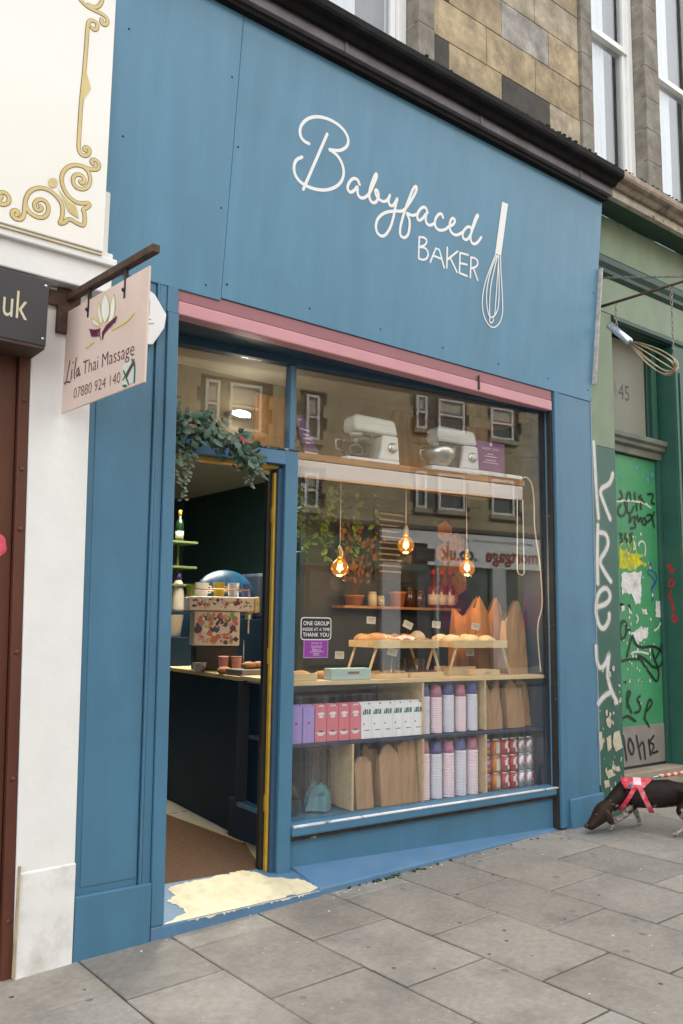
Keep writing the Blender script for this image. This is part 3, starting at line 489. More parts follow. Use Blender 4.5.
for s_ in WHISKW: b.ribbon(s_, .010, FA)
b.build('lettering', signwhite, f2, fix=False)
b = MB()
for x in (.74, 1.35, 1.95, 2.55, 3.15, 3.75, 4.28):
    for z in (3.66, 4.5, 5.3):
        if z == 4.5 and x not in (.74, 4.28): continue
        b.lathe([(.007, 0), (.005, .003)], FA(x, z), 8, rot=Matrix.Rotation(pi/2, 3, 'X'))
b.build('screws', mat('dull screw heads', (.05, .05, .05), .5, metal=.6), f2)
b = MB()
for x, z in ((.0, 4.9), (.02, 4.3), (.66, 4.9), (.66, 4.1), (.1, 3.62), (.6, 3.62)): b.lathe([(.007, 0), (.005, .003)], FA(x, z), 8, rot=Matrix.Rotation(pi/2, 3, 'X'))
b.build('screws', mat('dull screw heads', (.05, .05, .05)), f1)
# pink awning box under the fascia
aw = B('awning_box', pink, shop, .432, 3.81, .004, .10, 3.405, 3.486, .008)
B('awning_slot', pinkdk, aw, .432, 3.81, .010, .10, 3.489, 3.568, .003); B('awning_rail', pink, aw, .432, 3.81, .012, .029, 3.487, 3.500, .003)
B('awning_catch', black, aw, 2.93, 2.945, -.006, .006, 3.42, 3.53, .002)
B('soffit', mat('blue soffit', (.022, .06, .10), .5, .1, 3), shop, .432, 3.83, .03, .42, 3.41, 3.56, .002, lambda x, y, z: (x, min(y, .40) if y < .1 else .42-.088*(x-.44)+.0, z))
# frames on the skewed window line
def BW(name, m, parent, s0, s1, d0, d1, z0, z1, bevel=.003):
    bb = MB(); bb.box(s0, s1, d0, d1, z0, z1, W); return bb.build(name, m, parent, bevel)
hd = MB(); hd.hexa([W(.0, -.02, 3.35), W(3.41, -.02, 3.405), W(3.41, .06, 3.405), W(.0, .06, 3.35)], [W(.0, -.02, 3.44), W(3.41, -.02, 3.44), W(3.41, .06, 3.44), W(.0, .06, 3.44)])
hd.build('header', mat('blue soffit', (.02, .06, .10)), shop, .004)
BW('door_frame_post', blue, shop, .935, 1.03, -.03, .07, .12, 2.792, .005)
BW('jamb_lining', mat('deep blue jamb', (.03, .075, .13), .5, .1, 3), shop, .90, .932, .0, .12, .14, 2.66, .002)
dl = BW('door_edge', gilt, shop, .880, .897, .02, .05, .145, 2.63, .003)
BW('door_leaf', black, shop, .852, .897, .052, .095, .15, 2.62, .003)
for z in (.5, 1.4, 2.3): BW('hinge', gilt, dl, .874, .879, .024, .05, z, z+.1, .001)
BW('door_head', bluew, shop, .0, 1.029, -.028, .07, 2.683, 2.775, .004)
BW('door_head_lining', gilt, shop, .06, .89, .02, .1, 2.655, 2.681, .002)
BW('head_ledge', mat('grimy ledge', (.05, .05, .045), .8, .4, 20, chips=(.3, .3, .28), camt=.6), shop, .0, 1.03, -.034, .02, 2.776, 2.79, .002)
BW('mullion', blue, shop, .965, 1.0, -.02, .05, 2.79, 3.36, .004)
BW('window_stile', blue, shop, 1.0015, 1.02, -.0, .05, .43, 3.36, .003)
tw = BW('transom_window', bluedk, shop, -.03, -.002, 0, .05, 2.79, 3.35)
BW('pane', win_glass, tw, .0, .965, .02, .026, 2.785, 3.36, 0)
sw = BW('display_window', blue, shop, 3.372, 3.39, -.004, .05, .44, 3.41)
BW('pane', win_glass, sw, 1.02, 3.372, .02, .026, 1.20, 3.42, 0)
BW('pane', low_glass, sw, 1.02, 3.372, .0205, .0265, .43, 1.199, 0)
sill = MB(); sill.hexa([W(1.032, -.05, .34), W(3.40, -.04, .375), W(3.40, .06, .375), W(1.032, .06, .34)], [W(1.032, -.05, .405), W(3.40, -.04, .435), W(3.40, .06, .452), W(1.032, .06, .425)])
sl = sill.build('window_sill', blue, sw, .014)
nose = MB(); nose.tube([W(1.04, -.046, .404), W(3.395, -.038, .433)], .009, 8); nose.build('sill_nosing', mat('bare white sill edge', (.72, .72, .74), .35, .15, 12, chips=(.1, .22, .38), camt=.6), sl)
und = MB(); und.hexa([W(1.032, -.03, .315), W(3.40, -.02, .352), W(3.40, .02, .352), W(1.032, .02, .315)], [W(1.032, -.03, .339), W(3.40, -.02, .373), W(3.40, .02, .373), W(1.032, .02, .339)])
und.build('rotten_underside', mat('rotten wood edge', (.035, .025, .018), .9, .4, 14, bump=1, chips=(.35, .25, .14), camt=.6), sl)
rs = MB(); rs.hexa([W(1.032, .0, .12), W(3.40, .0, .10), W(3.40, .08, .10), W(1.032, .08, .12)], [W(1.032, .0, .335), W(3.40, .0, .37), W(3.40, .08, .37), W(1.032, .08, .335)]); rs.build('stall_riser', blue, shop, .003)
# doorstep and painted apron
bst = mat('worn step paint', (.085, .19, .32), .55, .12, 5, bump=.5, bscale=30, dirt=(.16, .2, .22), damt=.4, dscale=6)
ap = MB(); ap.hexa([(1.517, .0, .0), (3.83, .03, .05), (3.83, .2, .05), (1.517, .5, .0)], [(1.517, .004, .083), (3.83, .035, .124), W(3.41, .01, .133), W(1.06, .01, .157)]); ap.build('apron', bst, shop, .008)
stp = MB(); stp.hexa([(.41, -.012, -.05), (1.515, -.012, 0), (1.515, .5, 0), (.41, .5, 0)], [(.41, -.012, .0785), (1.515, -.012, .0785), (1.515, .35, .0805+.0735), (.41, .40, .0805+.084)]); st = stp.build('doorstep', bst, shop, .006)
def dens(P, n=5, j=.009, rr=random.Random(4)):
    Q = []
    for i in range(len(P)):
        a, c = Vector(P[i]), Vector(P[(i+1) % len(P)])
        for k in range(n):
            q = a.lerp(c, k/n); Q.append((q.x+rr.uniform(-j, j)*.8, max(q.y+rr.uniform(-j, j), -.006) if q.y > -.0 else -.006))
    return Q
b = MB(); b.poly(dens(STEPP), lambda u, v, l: (u, v, .0815+.21*(v+.0)+.0015)); b.build('bare_patch', cream, st)
b = MB(); rr = random.Random(12); prev = None; top = []; 
x = .62
while x < 1.5: top.append((x, .003+ (rr.uniform(0, .014) if rr.random() < .35 else 0))); x += .012
for (xa, ha), (xb, hb) in zip(top, top[1:]): b.faces([(xa, -.0145, .0795-ha), (xb, -.0145, .0795-hb), (xb, -.0145, .0805), (xa, -.0145, .0805)], [(0, 1, 2, 3)])
b.build('chipped_edge', mat('bare stone edge', (.72, .64, .5), .7, .15, 15), st)

# ================================================================ LEFT NEIGHBOUR
ln = thing('white_shopfront', 'white painted shop front with brown door frame and closed roller shutter', 'shop front', (-.5, 0, 0))
wp = B('pilaster', whitep, ln, -.355, -.004, -.012, .3, -.06, 3.372, .006, lambda x, y, z: (-.285-.032*max(z, 0) if x < -.2 else x-.062*max(z-.1, 0)/2.9, y, z))
b = MB(); b.hexa([(-.282, -.03, -.06), (-.006, -.022, -.06), (-.006, .0, -.06), (-.282, .0, -.06)], [(-.299, -.02, .46), (-.010, -.018, .47), (-.010, .0, .47), (-.299, .0, .47)]); b.build('plinth', mat('scuffed white plinth', (.76, .755, .73), .6, .05, 6, bump=.8, bscale=14, dirt=(.3, .26, .2), damt=.5, dscale=5, chips=(.12, .09, .06), camt=.70), wp, .008)
B('frieze', whitep, ln, -3, -.012, -.10, .3, 3.375, 3.60, .008); B('frieze_lip', whitep, ln, -3, -.0, -.13, -.101, 3.52, 3.56, .006)
B('upper_panel', whitep, ln, -3, -.02, -.04, .3, 3.60, 5.3, .004)
LB = lambda x, y, z: (x+.072-.032*max(z, 0), y, z)
B('door_frame', brown, ln, -.41, -.3585, -.004, .2, -.06, 3.37, .004, LB); B('door_frame', brown, ln, -.50, -.413, .03, .2, -.06, 3.37, .004, LB)
b = MB()
for z in (.25, .9, 1.5, 2.1, 2.4, 2.75): b.ball((-.385+.072-.032*z, -.006, z), .012, 8, 6, (1, .4, 1))
b.build('frame_bolts', brown, ln)
b = MB(); b.box(-.298, -.286, -.034, -.02, .0, .50); b.build('edge_strip', mat('bare timber edge', (.4, .32, .2), .8, .3, 10), ln, .003)
sm = mat('shutter slat metal', (.30, .27, .19), .5, .15, 6, dirt=(.1, .09, .07), damt=.6, dscale=6)
pr_ = []; z = .0; b = MB()
while z < 3.35: b.prism([(-3, .10, z), (-3, .07, z+.02), (-3, .07, z+.055), (-3, .10, z+.07)], (2.59, 0, 0)); z += .075
b.build('roller_shutter', sm, ln, .003)
B('shutter_backing', black, ln, -3, -.40, .12, .2, -.06, 3.37, 0); B('left_pier', whitep, ln, -3.4, -3.003, -.012, .3, -.2, 3.4, .006)
b = MB(); b.ribbon([(-.60, 2.02), (-.52, 2.05), (-.455, 2.06), (-.45, 2.0), (-.47, 1.975)], .035, lambda u, v, l: (u, .028-l, v)); b.ball((-.452, .03, 2.0), .03, 8, 6, (1, .15, 1)); b.build('pink_spray', mat('pink sprayed paint', (.7, .09, .13), .5), ln)
b = MB(); b.lathe([(.012, 0), (.012, .004)], (-.44, .028, 1.02), 8, rot=Matrix.Rotation(pi/2, 3, 'X')); b.build('keyhole', black, ln)
# ivory board with gold scrollwork
sg = thing('scrollwork_sign', 'large ivory shop sign board edged with gold scrollwork, cropped at the top left', 'sign', (-.8, -.1, 3.6))
B('board', creamsign, sg, -2.8, -.088, -.148, -.05, 3.572, 5.6, .006)
B('board_underside', mat('yellowed board edge', (.62, .57, .4), .6, .1, 6), sg, -2.79, -.09, -.14, -.052, 3.556, 3.570, .002)
cf = lambda u, v, l: (u, -.1485-l, v)
b = MB()
for s_ in SCROLL: b.ribbon(s_, .024, cf)
b.build('scroll_outline', goldedge, sg, fix=False)
b = MB(); b.lift = .0018
for s_ in SCROLL: b.ribbon(s_, .0165, cf)
for s_ in SCROLLF: b.poly(s_, cf, .0034)
b.build('scroll', gold, sg, fix=False)
# dark projecting sign 'uk'
dk = thing('dark_sign', 'charcoal box sign ending in the cream letters uk', 'sign', (-.6, -.1, 3.0))
B('box', mat('charcoal enamel', (.035, .035, .042), .4, .1, 3), dk, -1.6, -.374, -.20, .02, 2.985, 3.325, .004)
b = MB(); b.box(-1.6, -.378, -.198, .02, 2.97, 2.984); b.box(-.372, -.36, -.17, -.02, 3.285, 3.32); b.build('edging', mat('rusted edging', (.07, .035, .025), .7, .3, 10), dk)
b = MB(); uf = lambda u, v, l: (u-.475, -.2015-l, v+3.095)
b.text('.co.uk', .20, uf, align='RIGHT', sx=.62); 
for (x0, x1, z0) in (): b.faces([uf(x0, z0, .0005), uf(x1, z0, .0005), uf(x1, z0+.007, .0005), uf(x0, z0+.007, .0005)], [(0, 1, 2, 3)])
b.build('letters', mat('cream lettering', (.62, .55, .38), .4), dk, fix=False)
b = MB()
for z in (3.29, 3.02): b.ball((-.392, -.202, z), .008, 8, 6, (1, .5, 1))
b.build('bolts', steel, dk)
# hanging massage sign on its bracket
ms = thing('hanging_sign', 'blush pink hanging sign for Thai massage with a white lotus, on a rusty bar', 'sign', (-.2, -.02, 3.0))
MA = Vector((-.211, -.02, 0)); MU = (Vector((-.137, -.82, 0))-MA).normalized(); MN = Vector((MU.y, -MU.x, 0))
# the readable face looks to -X
if MN.x > 0: MN = -MN
def MF(u, v, l=0): p = MA+MU*u+MN*(.006+l); return (p.x, p.y, v)
b = MB(); q = [MA+MU*u for u in (.0, .815)]
b.prism([(q[0].x-MN.x*.005, q[0].y-MN.y*.005, 2.708), (q[1].x-MN.x*.005, q[1].y-MN.y*.005, 2.712), (q[1].x-MN.x*.005, q[1].y-MN.y*.005, 3.256), (q[0].x-MN.x*.005, q[0].y-MN.y*.005, 3.25)], MN*.010)
b.build('board', mat('blush sign panel', (.72, .56, .48), .45, .05, 2, dirt=(.5, .35, .28), damt=.3, dscale=3), ms, .002)
b = MB(); wall = MA+MU*(-.0)
def bar(bb, a, c, hw=.016):
    a, c = Vector(a), Vector(c); d = (c-a).normalized(); s_ = d.cross(Vector((0, 0, 1))).normalized()*hw; t_ = Vector((0, 0, hw))
    bb.faces([tuple(p+i*s_+j*t_) for p in (a, c) for i in (-1, 1) for j in (-1, 1)], [(0, 1, 3, 2), (4, 6, 7, 5), (0, 4, 5, 1), (2, 3, 7, 6), (0, 2, 6, 4), (1, 5, 7, 3)])
pa = MA+MU*(-.0); pb = MA+MU*.862
bar(b, (pa.x, pa.y, 3.325), (pb.x, pb.y, 3.325), .019); b.box(-.27, -.15, -.035, -.013, 3.13, 3.37); b.box(-.50, -.2, -.034, -.014, 3.27, 3.35); b.build('bracket', rust, ms, .003)
b = MB()
for u in (.24, .60): p = MA+MU*u; b.box(p.x-.008, p.x+.008, p.y-.009, p.y+.009, 3.16, 3.31); b.ball((p.x-.012, p.y, 3.2), .01, 8, 6)
b.build('hangers', black, ms, .002)
b = MB(); mk = mat('faded brown sign lettering', (.11, .04, .05), .5, .1, 20)
def mt(txt, u0, z0, size, sx, slope=0, shear=0, bb=None): (bb or b).text(txt, size, lambda a, c, l: MF(u0+a, z0+c+slope*a, .0006), sx=sx, shear=shear, thin=-.0011)
mt('Thai Massage', .215, 2.868, .102, .93, -.02); mt('07880 924 140', .13, 2.762, .078, 1.0, -.02)
b.build('letters', mk, ms, fix=False)
b = MB(); lil = [[(.055, .105), (.035, .03), (.02, -.01), (.0, -.005), (.025, .0), (.07, -.01)], [(.085, .05), (.078, .0)], [(.09, .085), (.092, .09)], [(.125, .105), (.108, .01), (.12, .0)], [(.16, .045), (.14, .04), (.133, .012), (.15, .0), (.165, .045), (.165, .002), (.178, .008)]]
for l_ in lil: b.ribbon([(u+.015, v+2.868) for u, v in l_], .009, lambda u, v, l: MF(u, v, .0006+l))
b.build('script_word', mk, ms, fix=False)
b = MB()
for p_ in LOTW: b.poly(p_, lambda u, v, l: MF(u, v, .0007+LOTW.index(p_)*.0002))
b.build('lotus_petals', mat('white lotus petals', (.8, .76, .76), .5), ms, fix=False)
b = MB()
for p_ in LOTW[:4]: b.ribbon(p_+[p_[0]], .006, lambda u, v, l: MF(u, v, .0018+l))
b.ribbon([(.24, 3.0), (.32, 3.01)], .006, lambda u, v, l: MF(u, v, .0018+l)); b.ribbon([(.5, 3.03), (.64, 3.035), (.7, 3.06)], .007, lambda u, v, l: MF(u, v, .0018+l))
b.build('lotus_outline', mat('lemon outline', (.62, .6, .12), .5), ms, fix=False)
b = MB()
for p_ in LOTM: b.poly(p_, lambda u, v, l: MF(u, v, .0028+LOTM.index(p_)*.0002))
b.build('lotus_hands', mat('maroon hands', (.12, .012, .05), .5), ms, fix=False)
b = MB(); b.poly(MAS[4], lambda u, v, l: MF(u, v, .0008)); b.build('sticker', mat('sticker white', (.7, .7, .68), .5), ms, fix=False)
b = MB()
for s_ in ([(.63, 2.80), (.68, 2.73)], [(.63, 2.76), (.72, 2.835)], [(.70, 2.84), (.73, 2.81), (.73, 2.73)], [(.632, 2.73), (.66, 2.725)]): b.ribbon(s_, .012, lambda u, v, l: MF(u, v, .0012+l))
b.build('sticker_stripes', mat('emerald ink', (.01, .2, .1), .5), ms, fix=False)
b = MB(); b.ribbon([(.66, 2.77), (.69, 2.80), (.72, 2.82)], .02, lambda u, v, l: MF(u, v, .002+l)); b.build('sticker_figure', mat('brown figure ink', (.15, .06, .05), .5), ms, fix=False)
# small white plaque behind it
pq = thing('wall_plaque', 'small white hexagonal plaque on the blue pilaster behind the hanging sign', 'plaque', (.25, -.02, 3.2))
hx = [(.10, 3.23), (.13, 3.48), (.20, 3.50), (.27, 3.47), (.345, 3.37), (.335, 3.29), (.27, 3.18), (.15, 3.16)]
b = MB(); b.prism([(x, -.03, z) for x, z in hx], (0, .014, 0)); b.build('plate', mat('plaque white', (.76, .76, .75), .35, .02), pq, .003)
b = MB()
for s_ in ([(.20, 3.43), (.24, 3.43), (.24, 3.34), (.20, 3.33)], [(.20, 3.31), (.25, 3.32)], [(.20, 3.28), (.27, 3.30)], [(.20, 3.25), (.24, 3.26)]): b.ribbon(s_, .006, lambda u, v, l: (u, -.0305-l, v), smooth=0)
b.build('print', mat('grey print', (.25, .25, .27), .5), pq, fix=False)

# ================================================================ RIGHT NEIGHBOUR (green)
gn = thing('green_shopfront', 'graffiti covered green shop front with recessed door, beside the bakery', 'shop front', (5, 0, .15))
gp = B('pilaster', greendk, gn, 4.338, 4.665, .002, .25, .05, 3.20, .004); B('pilaster_upper', greenlt, gp, 4.338, 4.665, .002, .25, 3.202, 4.42, .003)
pf = lambda u, v, l: (u, .0008-l, v)
b = MB()
for s_ in KREY: b.ribbon(s_, .038, pf)
b.build('sprayed_letters', white, gp, fix=False)
for k_, (w1, a1) in enumerate(((.072, .16), (.055, .3))):
    b = MB(); b.lift = -.0006+k_*.0000
    for s_ in KREY: b.ribbon([(u+.0*k_, v) for u, v in s_], w1, lambda u, v, l: pf(u, v, l-.0000+.0003*k_))
    b.build('spray_fade', haze_paint('spray fade', (.5, .5, .48), a1), gp, fix=False)
b = MB(); rr = random.Random(5)
for p_ in FLAKE: b.poly([(u+rr.uniform(-.003, .003), v) for u, v in p_], pf, .003)
for k in range(46):
    u, v, r = rr.uniform(4.36, 4.63), rr.triangular(.2, 1.5, .5), rr.uniform(.004, .02)
    b.poly([(u+r*rr.uniform(.6, 1.2)*cos(a), v+1.5*r*rr.uniform(.5, 1.2)*sin(a)) for a in [2*pi*i/7 for i in range(7)]], pf, .0035+k*.00002)
b.build('bare_plaster', mat('bare plaster patches', (.5, .44, .34), .85, .2, 20), gp, fix=False)
fg = B('fascia', greenlt, gn, 4.338, 12, -.0, .25, 4.925, 5.33, .003)
B('frieze', greenlt, gn, 4.338, 12, .001, .25, 4.425, 4.75, .003)
b = MB(); b.prism([(4.338, .2, 4.752), (4.338, -.0, 4.752), (4.338, -.03, 4.78), (4.338, -.035, 4.81), (4.338, -.06, 4.85), (4.338, -.065, 4.90), (4.338, -.05, 4.922), (4.338, .2, 4.922)], (7.6, 0, 0)); b.build('moulding', greenmould, gn, .002)
B('soffit', greenmould, gn, 4.338, 12, -.20, .0, 5.333, 5.36, .002)
b = MB(); b.prism([(4.667, .2, 4.36), (4.667, .0, 4.36), (4.667, -.02, 4.38), (4.667, -.02, 4.41), (4.667, .0, 4.423), (4.667, .2, 4.423)], (1.2, 0, 0)); b.build('lintel_moulding', greenmould, gn, .002)
B('recess_top', greenmould, gn, 4.667, 5.86, .04, .6, 4.355, 4.42, .002)
dm = B('door', greendoor, gn, 4.80, 5.60, .2, .25, .62, 3.24, .004)
B('kick_plate', mat('grey kick plate', (.24, .22, .2), .6, .15, 6, bump=.2), dm, 4.80, 5.60, .196, .1995, .46, .80, .002)
B('door_side_stile', greendk, gn, 4.667, 4.798, .19, .26, .4, 4.35, .003)
df = lambda u, v, l: (u, .1965-l, v)
df2 = lambda u, v, l: (u, .1935-l, v)
def strokes(name, L, wd, m, f=df, lift=0, parent=None):
    bb = MB(); bb.lift = lift
    for s_ in L: bb.ribbon(s_, wd, f, smooth=1)
    return bb.build(name, m, parent or dm, fix=False)
b = MB(); b.poly(dens(YELLOW[0], 4, .012), df, -.0022); 
rr = random.Random(6)
for k in range(26):
    u, v = rr.uniform(4.99, 5.3), rr.uniform(2.2, 2.42); b.ribbon([(u, v), (u+rr.uniform(-.03, .06), v+rr.uniform(-.09, .09))], rr.uniform(.006, .02), lambda a, c, l: (a, .1985-l-.0004, c))
b.build('yellow_spray', yellowp, dm, fix=False)
b = MB()
for i, p_ in enumerate(PAPER): b.poly([(u, v) for u, v in dens(p_, 8, .013)], df, .001+i*.0001)
rr = random.Random(19)
for k in range(60):
    u, v, r = rr.uniform(4.98, 5.5), rr.triangular(.9, 2.9, 1.5), rr.uniform(.003, .016)
    b.poly([(u+r*rr.uniform(.5, 1.3)*cos(a), v+1.6*r*rr.uniform(.4, 1.3)*sin(a)) for a in [2*pi*i/6 for i in range(6)]], df, .0012+k*.00001)
b.build('torn_posters', paper, dm, fix=False)
b = MB()
for p_ in BLUESPOT: b.poly(p_, df, .0)
b.build('blue_drips', mat('light blue paint drips', (.12, .3, .62), .5), dm, fix=False)
strokes('marker_tags', TAGS, .021, blackink, df2); strokes('blue_tag', BLUETAG, .012, blueink); strokes('white_tag', WHITETAG, .02, white)
tr_ = B('transom_panel', greytrans, gn, 4.80, 5.47, .2, .25, 3.44, 4.34, .002)
b = MB(); b.text('45', .21, lambda u, v, l: (u+5.035, .1992, v+3.765), sx=.9); b.build('house_number', mat('brown number paint', (.085, .06, .055), .6), tr_, fix=False)
b = MB(); b.text('4', .21, lambda u, v, l: (u+4.93, .1985, v+3.775), sx=.9); b.build('faded_number', mat('number ghost paint', (.19, .17, .15), .6), tr_, fix=False)
B('panel_frame', greenmould, gn, 5.473, 5.52, .18, .25, 3.44, 4.35, .004); B('panel_frame', greendk, gn, 5.523, 5.60, .15, .25, 3.44, 4.35, .004)
tb = MB(); tb.prism([(4.70, .25, 3.25), (4.70, .16, 3.25), (4.70, .155, 3.31), (4.70, .12, 3.33), (4.70, .115, 3.36), (4.70, .09, 3.38), (4.70, .085, 3.42), (4.70, .12, 3.435), (4.70, .25, 3.435)], (.955, 0, 0)); tb.build('transom_bar', mat('grey green bar', (.15, .16, .13), .6, .15, 8, dirt=(.05, .06, .05), damt=.6), gn, .003)
B('door_side_stile', greendk, gn, 5.602, 5.66, .17, .26, .3, 3.25, .003)
rp = B('right_pilaster', greendk, gn, 5.662, 6.1, .0, .26, .1, 4.42, .004)
b = MB(); b.box(5.668, 5.70, -.012, .0, .3, 4.2); b.box(5.74, 6.05, -.014, .0, .5, 4.1); b.build('raised_panel', greendk, rp, .004)
strokes('red_tag', RED, .018, redink, lambda u, v, l: (5.6605-l, u, v), 0, rp)
B('letterbox', black, rp, 5.9, 6.02, -.03, -.014, 1.75, 1.9, .004)
stn = mat('worn sandstone step', (.30, .25, .19), .85, .15, 8, bump=.6, dirt=(.12, .1, .08), damt=.5)
B('door_step', stn, gn, 4.667, 5.66, .03, .5, .05, .44, .01)
B('step_gap', black, gn, 4.80, 5.60, .19, .3, .441, .459, 0)
B('shop_wall', greendk, gn, 6.1, 12, .02, .25, .2, 4.42, .003)
# ================================================================ INSIDE THE SHOP
b = MB(); b.faces([(.41, .37, .150), (1.50, .36, .150), (4.2, .15, .12), (4.2, 7, .15), (-.2, 7, .15), (-.2, .4, .15)], [(0, 1, 2, 3, 4, 5)]); tag(b.build('shop_floor', terrazzo), kind='structure')
b = MB(); b.box(-.3, 1.535, .36, 2.25, .151, .158); 
b = MB(); b.faces([(.35, .375, .156), (1.33, .352, .156), (1.57, .93, .156), (1.54, 2.11, .156), (.9, 2.3, .156), (-.15, 2.3, .156), (-.15, .4, .156)], [(0, 1, 2, 3, 4, 5, 6)])
tag(b.build('doormat', darkfloor), 'brown coir doormat filling the open doorway floor', 'doormat')
b = MB(); b.tube([(1.56, .95, .158), (1.535, 2.2, .158)], .004, 6); b.tube([(1.33, .36, .158), (1.57, .94, .158)], .004, 6); b.build('brass_edge', gilt)
tag(bpy.data.objects['brass_edge'], 'thin brass strip along the doormat edge by the counter', 'floor trim')
b = MB(); b.box(-.3, 4.2, .42, 7, 3.46, 3.55); tag(b.build('ceiling', ceilm), kind='structure')
b = MB(); b.box(-.3, -.2, .41, 7, .1, 3.46); b.box(4.2, 4.3, .41, 7, .1, 3.46); b.box(-.3, 4.3, 7, 7.1, .1, 3.46); b.box(.0, .483, .401, .42, .1, 3.46); b.box(3.84, 4.2, .31, .41, .1, 3.46)
tag(b.build('shop_wall', darkwall), kind='structure')
b = MB(); b.box(-.199, 4.199, 1.02, 1.10, 2.82, 3.459); bh = tag(b.build('bulkhead', beige), kind='structure')
pnl = thing('plywood_panel', 'varnished plywood panel behind the blue stand mixer at the right', 'panel', (4, .9, 2.85), 'plywood panels behind the top shelf')
B('sheet', ply, pnl, 2.98, 4.19, .99, 1.015, 2.84, 3.455, .002)
pn2 = thing('plywood_panel', 'varnished plywood panel seen through the glass above the doorway', 'panel', (1.6, .9, 2.85), 'plywood panels behind the top shelf')
B('sheet', ply, pn2, 1.60, 1.86, .99, 1.015, 2.84, 3.36, .002)
# partition behind the lower display with shelf
b = MB(); b.box(2.3, 4.199, 1.31, 1.38, .15, 3.4); tag(b.build('display_back_wall', mat('dark navy display wall', (.022, .03, .04), .6, .15, 2)), kind='structure')
# ceiling lamp
cl = thing('ceiling_light', 'small lit oval light high behind the glass over the doorway', 'light', (1.42, .9, 3.13))
b = MB(); b.ball((1.44, .93, 3.16), .075, 14, 8, (1, .35, .33)); b.build('diffuser', lampglow, cl, smooth=True); B('housing', white, cl, 1.36, 1.52, .935, 1.018, 3.14, 3.18, .004)
sl = bpy.data.lights.new('oval_light', 'POINT'); sl.energy = .6; sl.shadow_soft_size = .08; sl.color = (1, .88, .7); s0_ = bpy.data.objects.new('oval_light', sl); COL.objects.link(s0_); s0_.location = (1.44, .82, 3.16)
rl = bpy.data.lights.new('added_shop_fill', 'AREA'); rl.energy = 11; rl.size = 1.6; rl.color = (1, .86, .66); ro = bpy.data.objects.new('added_shop_fill', rl); COL.objects.link(ro); ro.location = (2.2, 2.6, 3.40)  # added area lamp, brightens the shop interior
cl2 = thing('added_ceiling_panel', 'added flat square panel light brightening the shop from its ceiling', 'light', (2.2, 2.6, 3.42))
B('diffuser', lampglow, cl2, 1.5, 2.9, 1.9, 3.3, 3.42, 3.455, .004)  # glowing panel added to go with the interior fill lamp

# counter
ct = thing('counter', 'dark navy serving counter with pale timber top edge inside the doorway', 'counter', (2, 1.8, .15))
b = MB(); b.hexa([(1.60, .82, .152), (2.35, .82, .152), (2.6, 3.6, .152), (1.95, 3.6, .152)], [(1.60, .82, 1.235), (2.35, .82, 1.235), (2.6, 3.6, 1.235), (1.95, 3.6, 1.235)]); b.build('front', navy, ct, .004)
b = MB(); b.hexa([(1.575, .80, 1.237), (2.38, .80, 1.237), (2.63, 3.62, 1.237), (1.93, 3.62, 1.237)], [(1.575, .80, 1.268), (2.38, .80, 1.268), (2.63, 3.62, 1.268), (1.93, 3.62, 1.268)]); b.build('top', pine, ct, .003)
b = MB(); b.box(1.59, 1.62, .83, 1.2, .154, .42); b.build('skirting', bluedk, ct, .003)
# coffee machine covered with stickers, standing on the counter and turned to the door
cm = thing('coffee_machine', 'white coffee machine covered in colourful stickers on the counter', 'coffee machine', (0, 0, 0))
stk = mat('sticker backing white', (.55, .52, .5), .45, .08, 14)
B('body', stk, cm, -.19, .19, -.15, .15, .20, .48, .012); B('top_overhang', stk, cm, -.24, .30, -.19, .19, .485, .60, .012)
B('end_cap', mat('pale yellow end cap', (.52, .43, .2), .5, .3, 20), cm, .302, .345, -.185, .185, .475, .605, .01)
B('base', black, cm, -.17, .17, -.13, .13, .0, .198, .01); B('drip_tray', black, cm, .1, .36, -.1, .12, .0, .05, .006)
b = MB(); b.tube([(.27, -.1, .47), (.27, -.1, .30)], .008); b.lathe([(.03, 0), (.03, .05)], (.27, -.1, .42), 12); b.tube([(.23, -.12, .25), (.23, -.12, .05)], .006); b.build('steam_wand', steel, cm)
b = MB(); b.tube([(-.22, -.17, .605), (-.22, -.17, .66), (.26, -.17, .66), (.26, -.17, .605)], .006); b.tube([(-.22, .17, .605), (-.22, .17, .66), (.26, .17, .66), (.26, .17, .605)], .006); b.build('cup_rail', mat('copper rail', (.45, .25, .14), .3, metal=1), cm)
rr = random.Random(31); scs = [(.35, .05, .04), (.02, .02, .03), (.05, .06, .18), (.45, .33, .12), (.4, .12, .22), (.12, .3, .14), (.5, .32, .36), (.05, .05, .06), (.25, .25, .27), (.07, .03, .10), (.42, .14, .06), (.6, .6, .6)]
for k, c in enumerate(scs):
    b = MB()
    for q in range(12):
        top = rr.random() < .35
        x = rr.uniform(-.16, .16) if not top else rr.uniform(-.21, .27); z = rr.uniform(.225, .455) if not top else rr.uniform(.51, .578); yy = (-.1513 if not top else -.1913)-k*.0003-q*.00003
        r = rr.uniform(.012, .036) if not top else rr.uniform(.01, .024); n = rr.choice([4, 12, 12, 5]); a0 = rr.random()*6; asp = rr.uniform(.4, 1)
        ca, sa = cos(a0), sin(a0)
        b.faces([(x+ca*r*cos(2*pi*i/n+.78)-sa*r*asp*sin(2*pi*i/n+.78), yy, z+sa*r*cos(2*pi*i/n+.78)+ca*r*asp*sin(2*pi*i/n+.78)) for i in range(n)], [tuple(range(n))])
    b.build('stickers', mat('sticker ink %s' % ('red', 'black', 'blue', 'ochre', 'pink', 'green', 'blush', 'charcoal', 'grey', 'violet', 'orange', 'white')[k], c, .45, .05), cm, fix=False)
cm.location = (1.915, 2.05, 1.27); cm.rotation_euler.z = R_(-22); cm.scale = (1, 1, 1)
def item(name, label, cat, group=None): return thing(name, label, cat, (0, 0, 0), group)
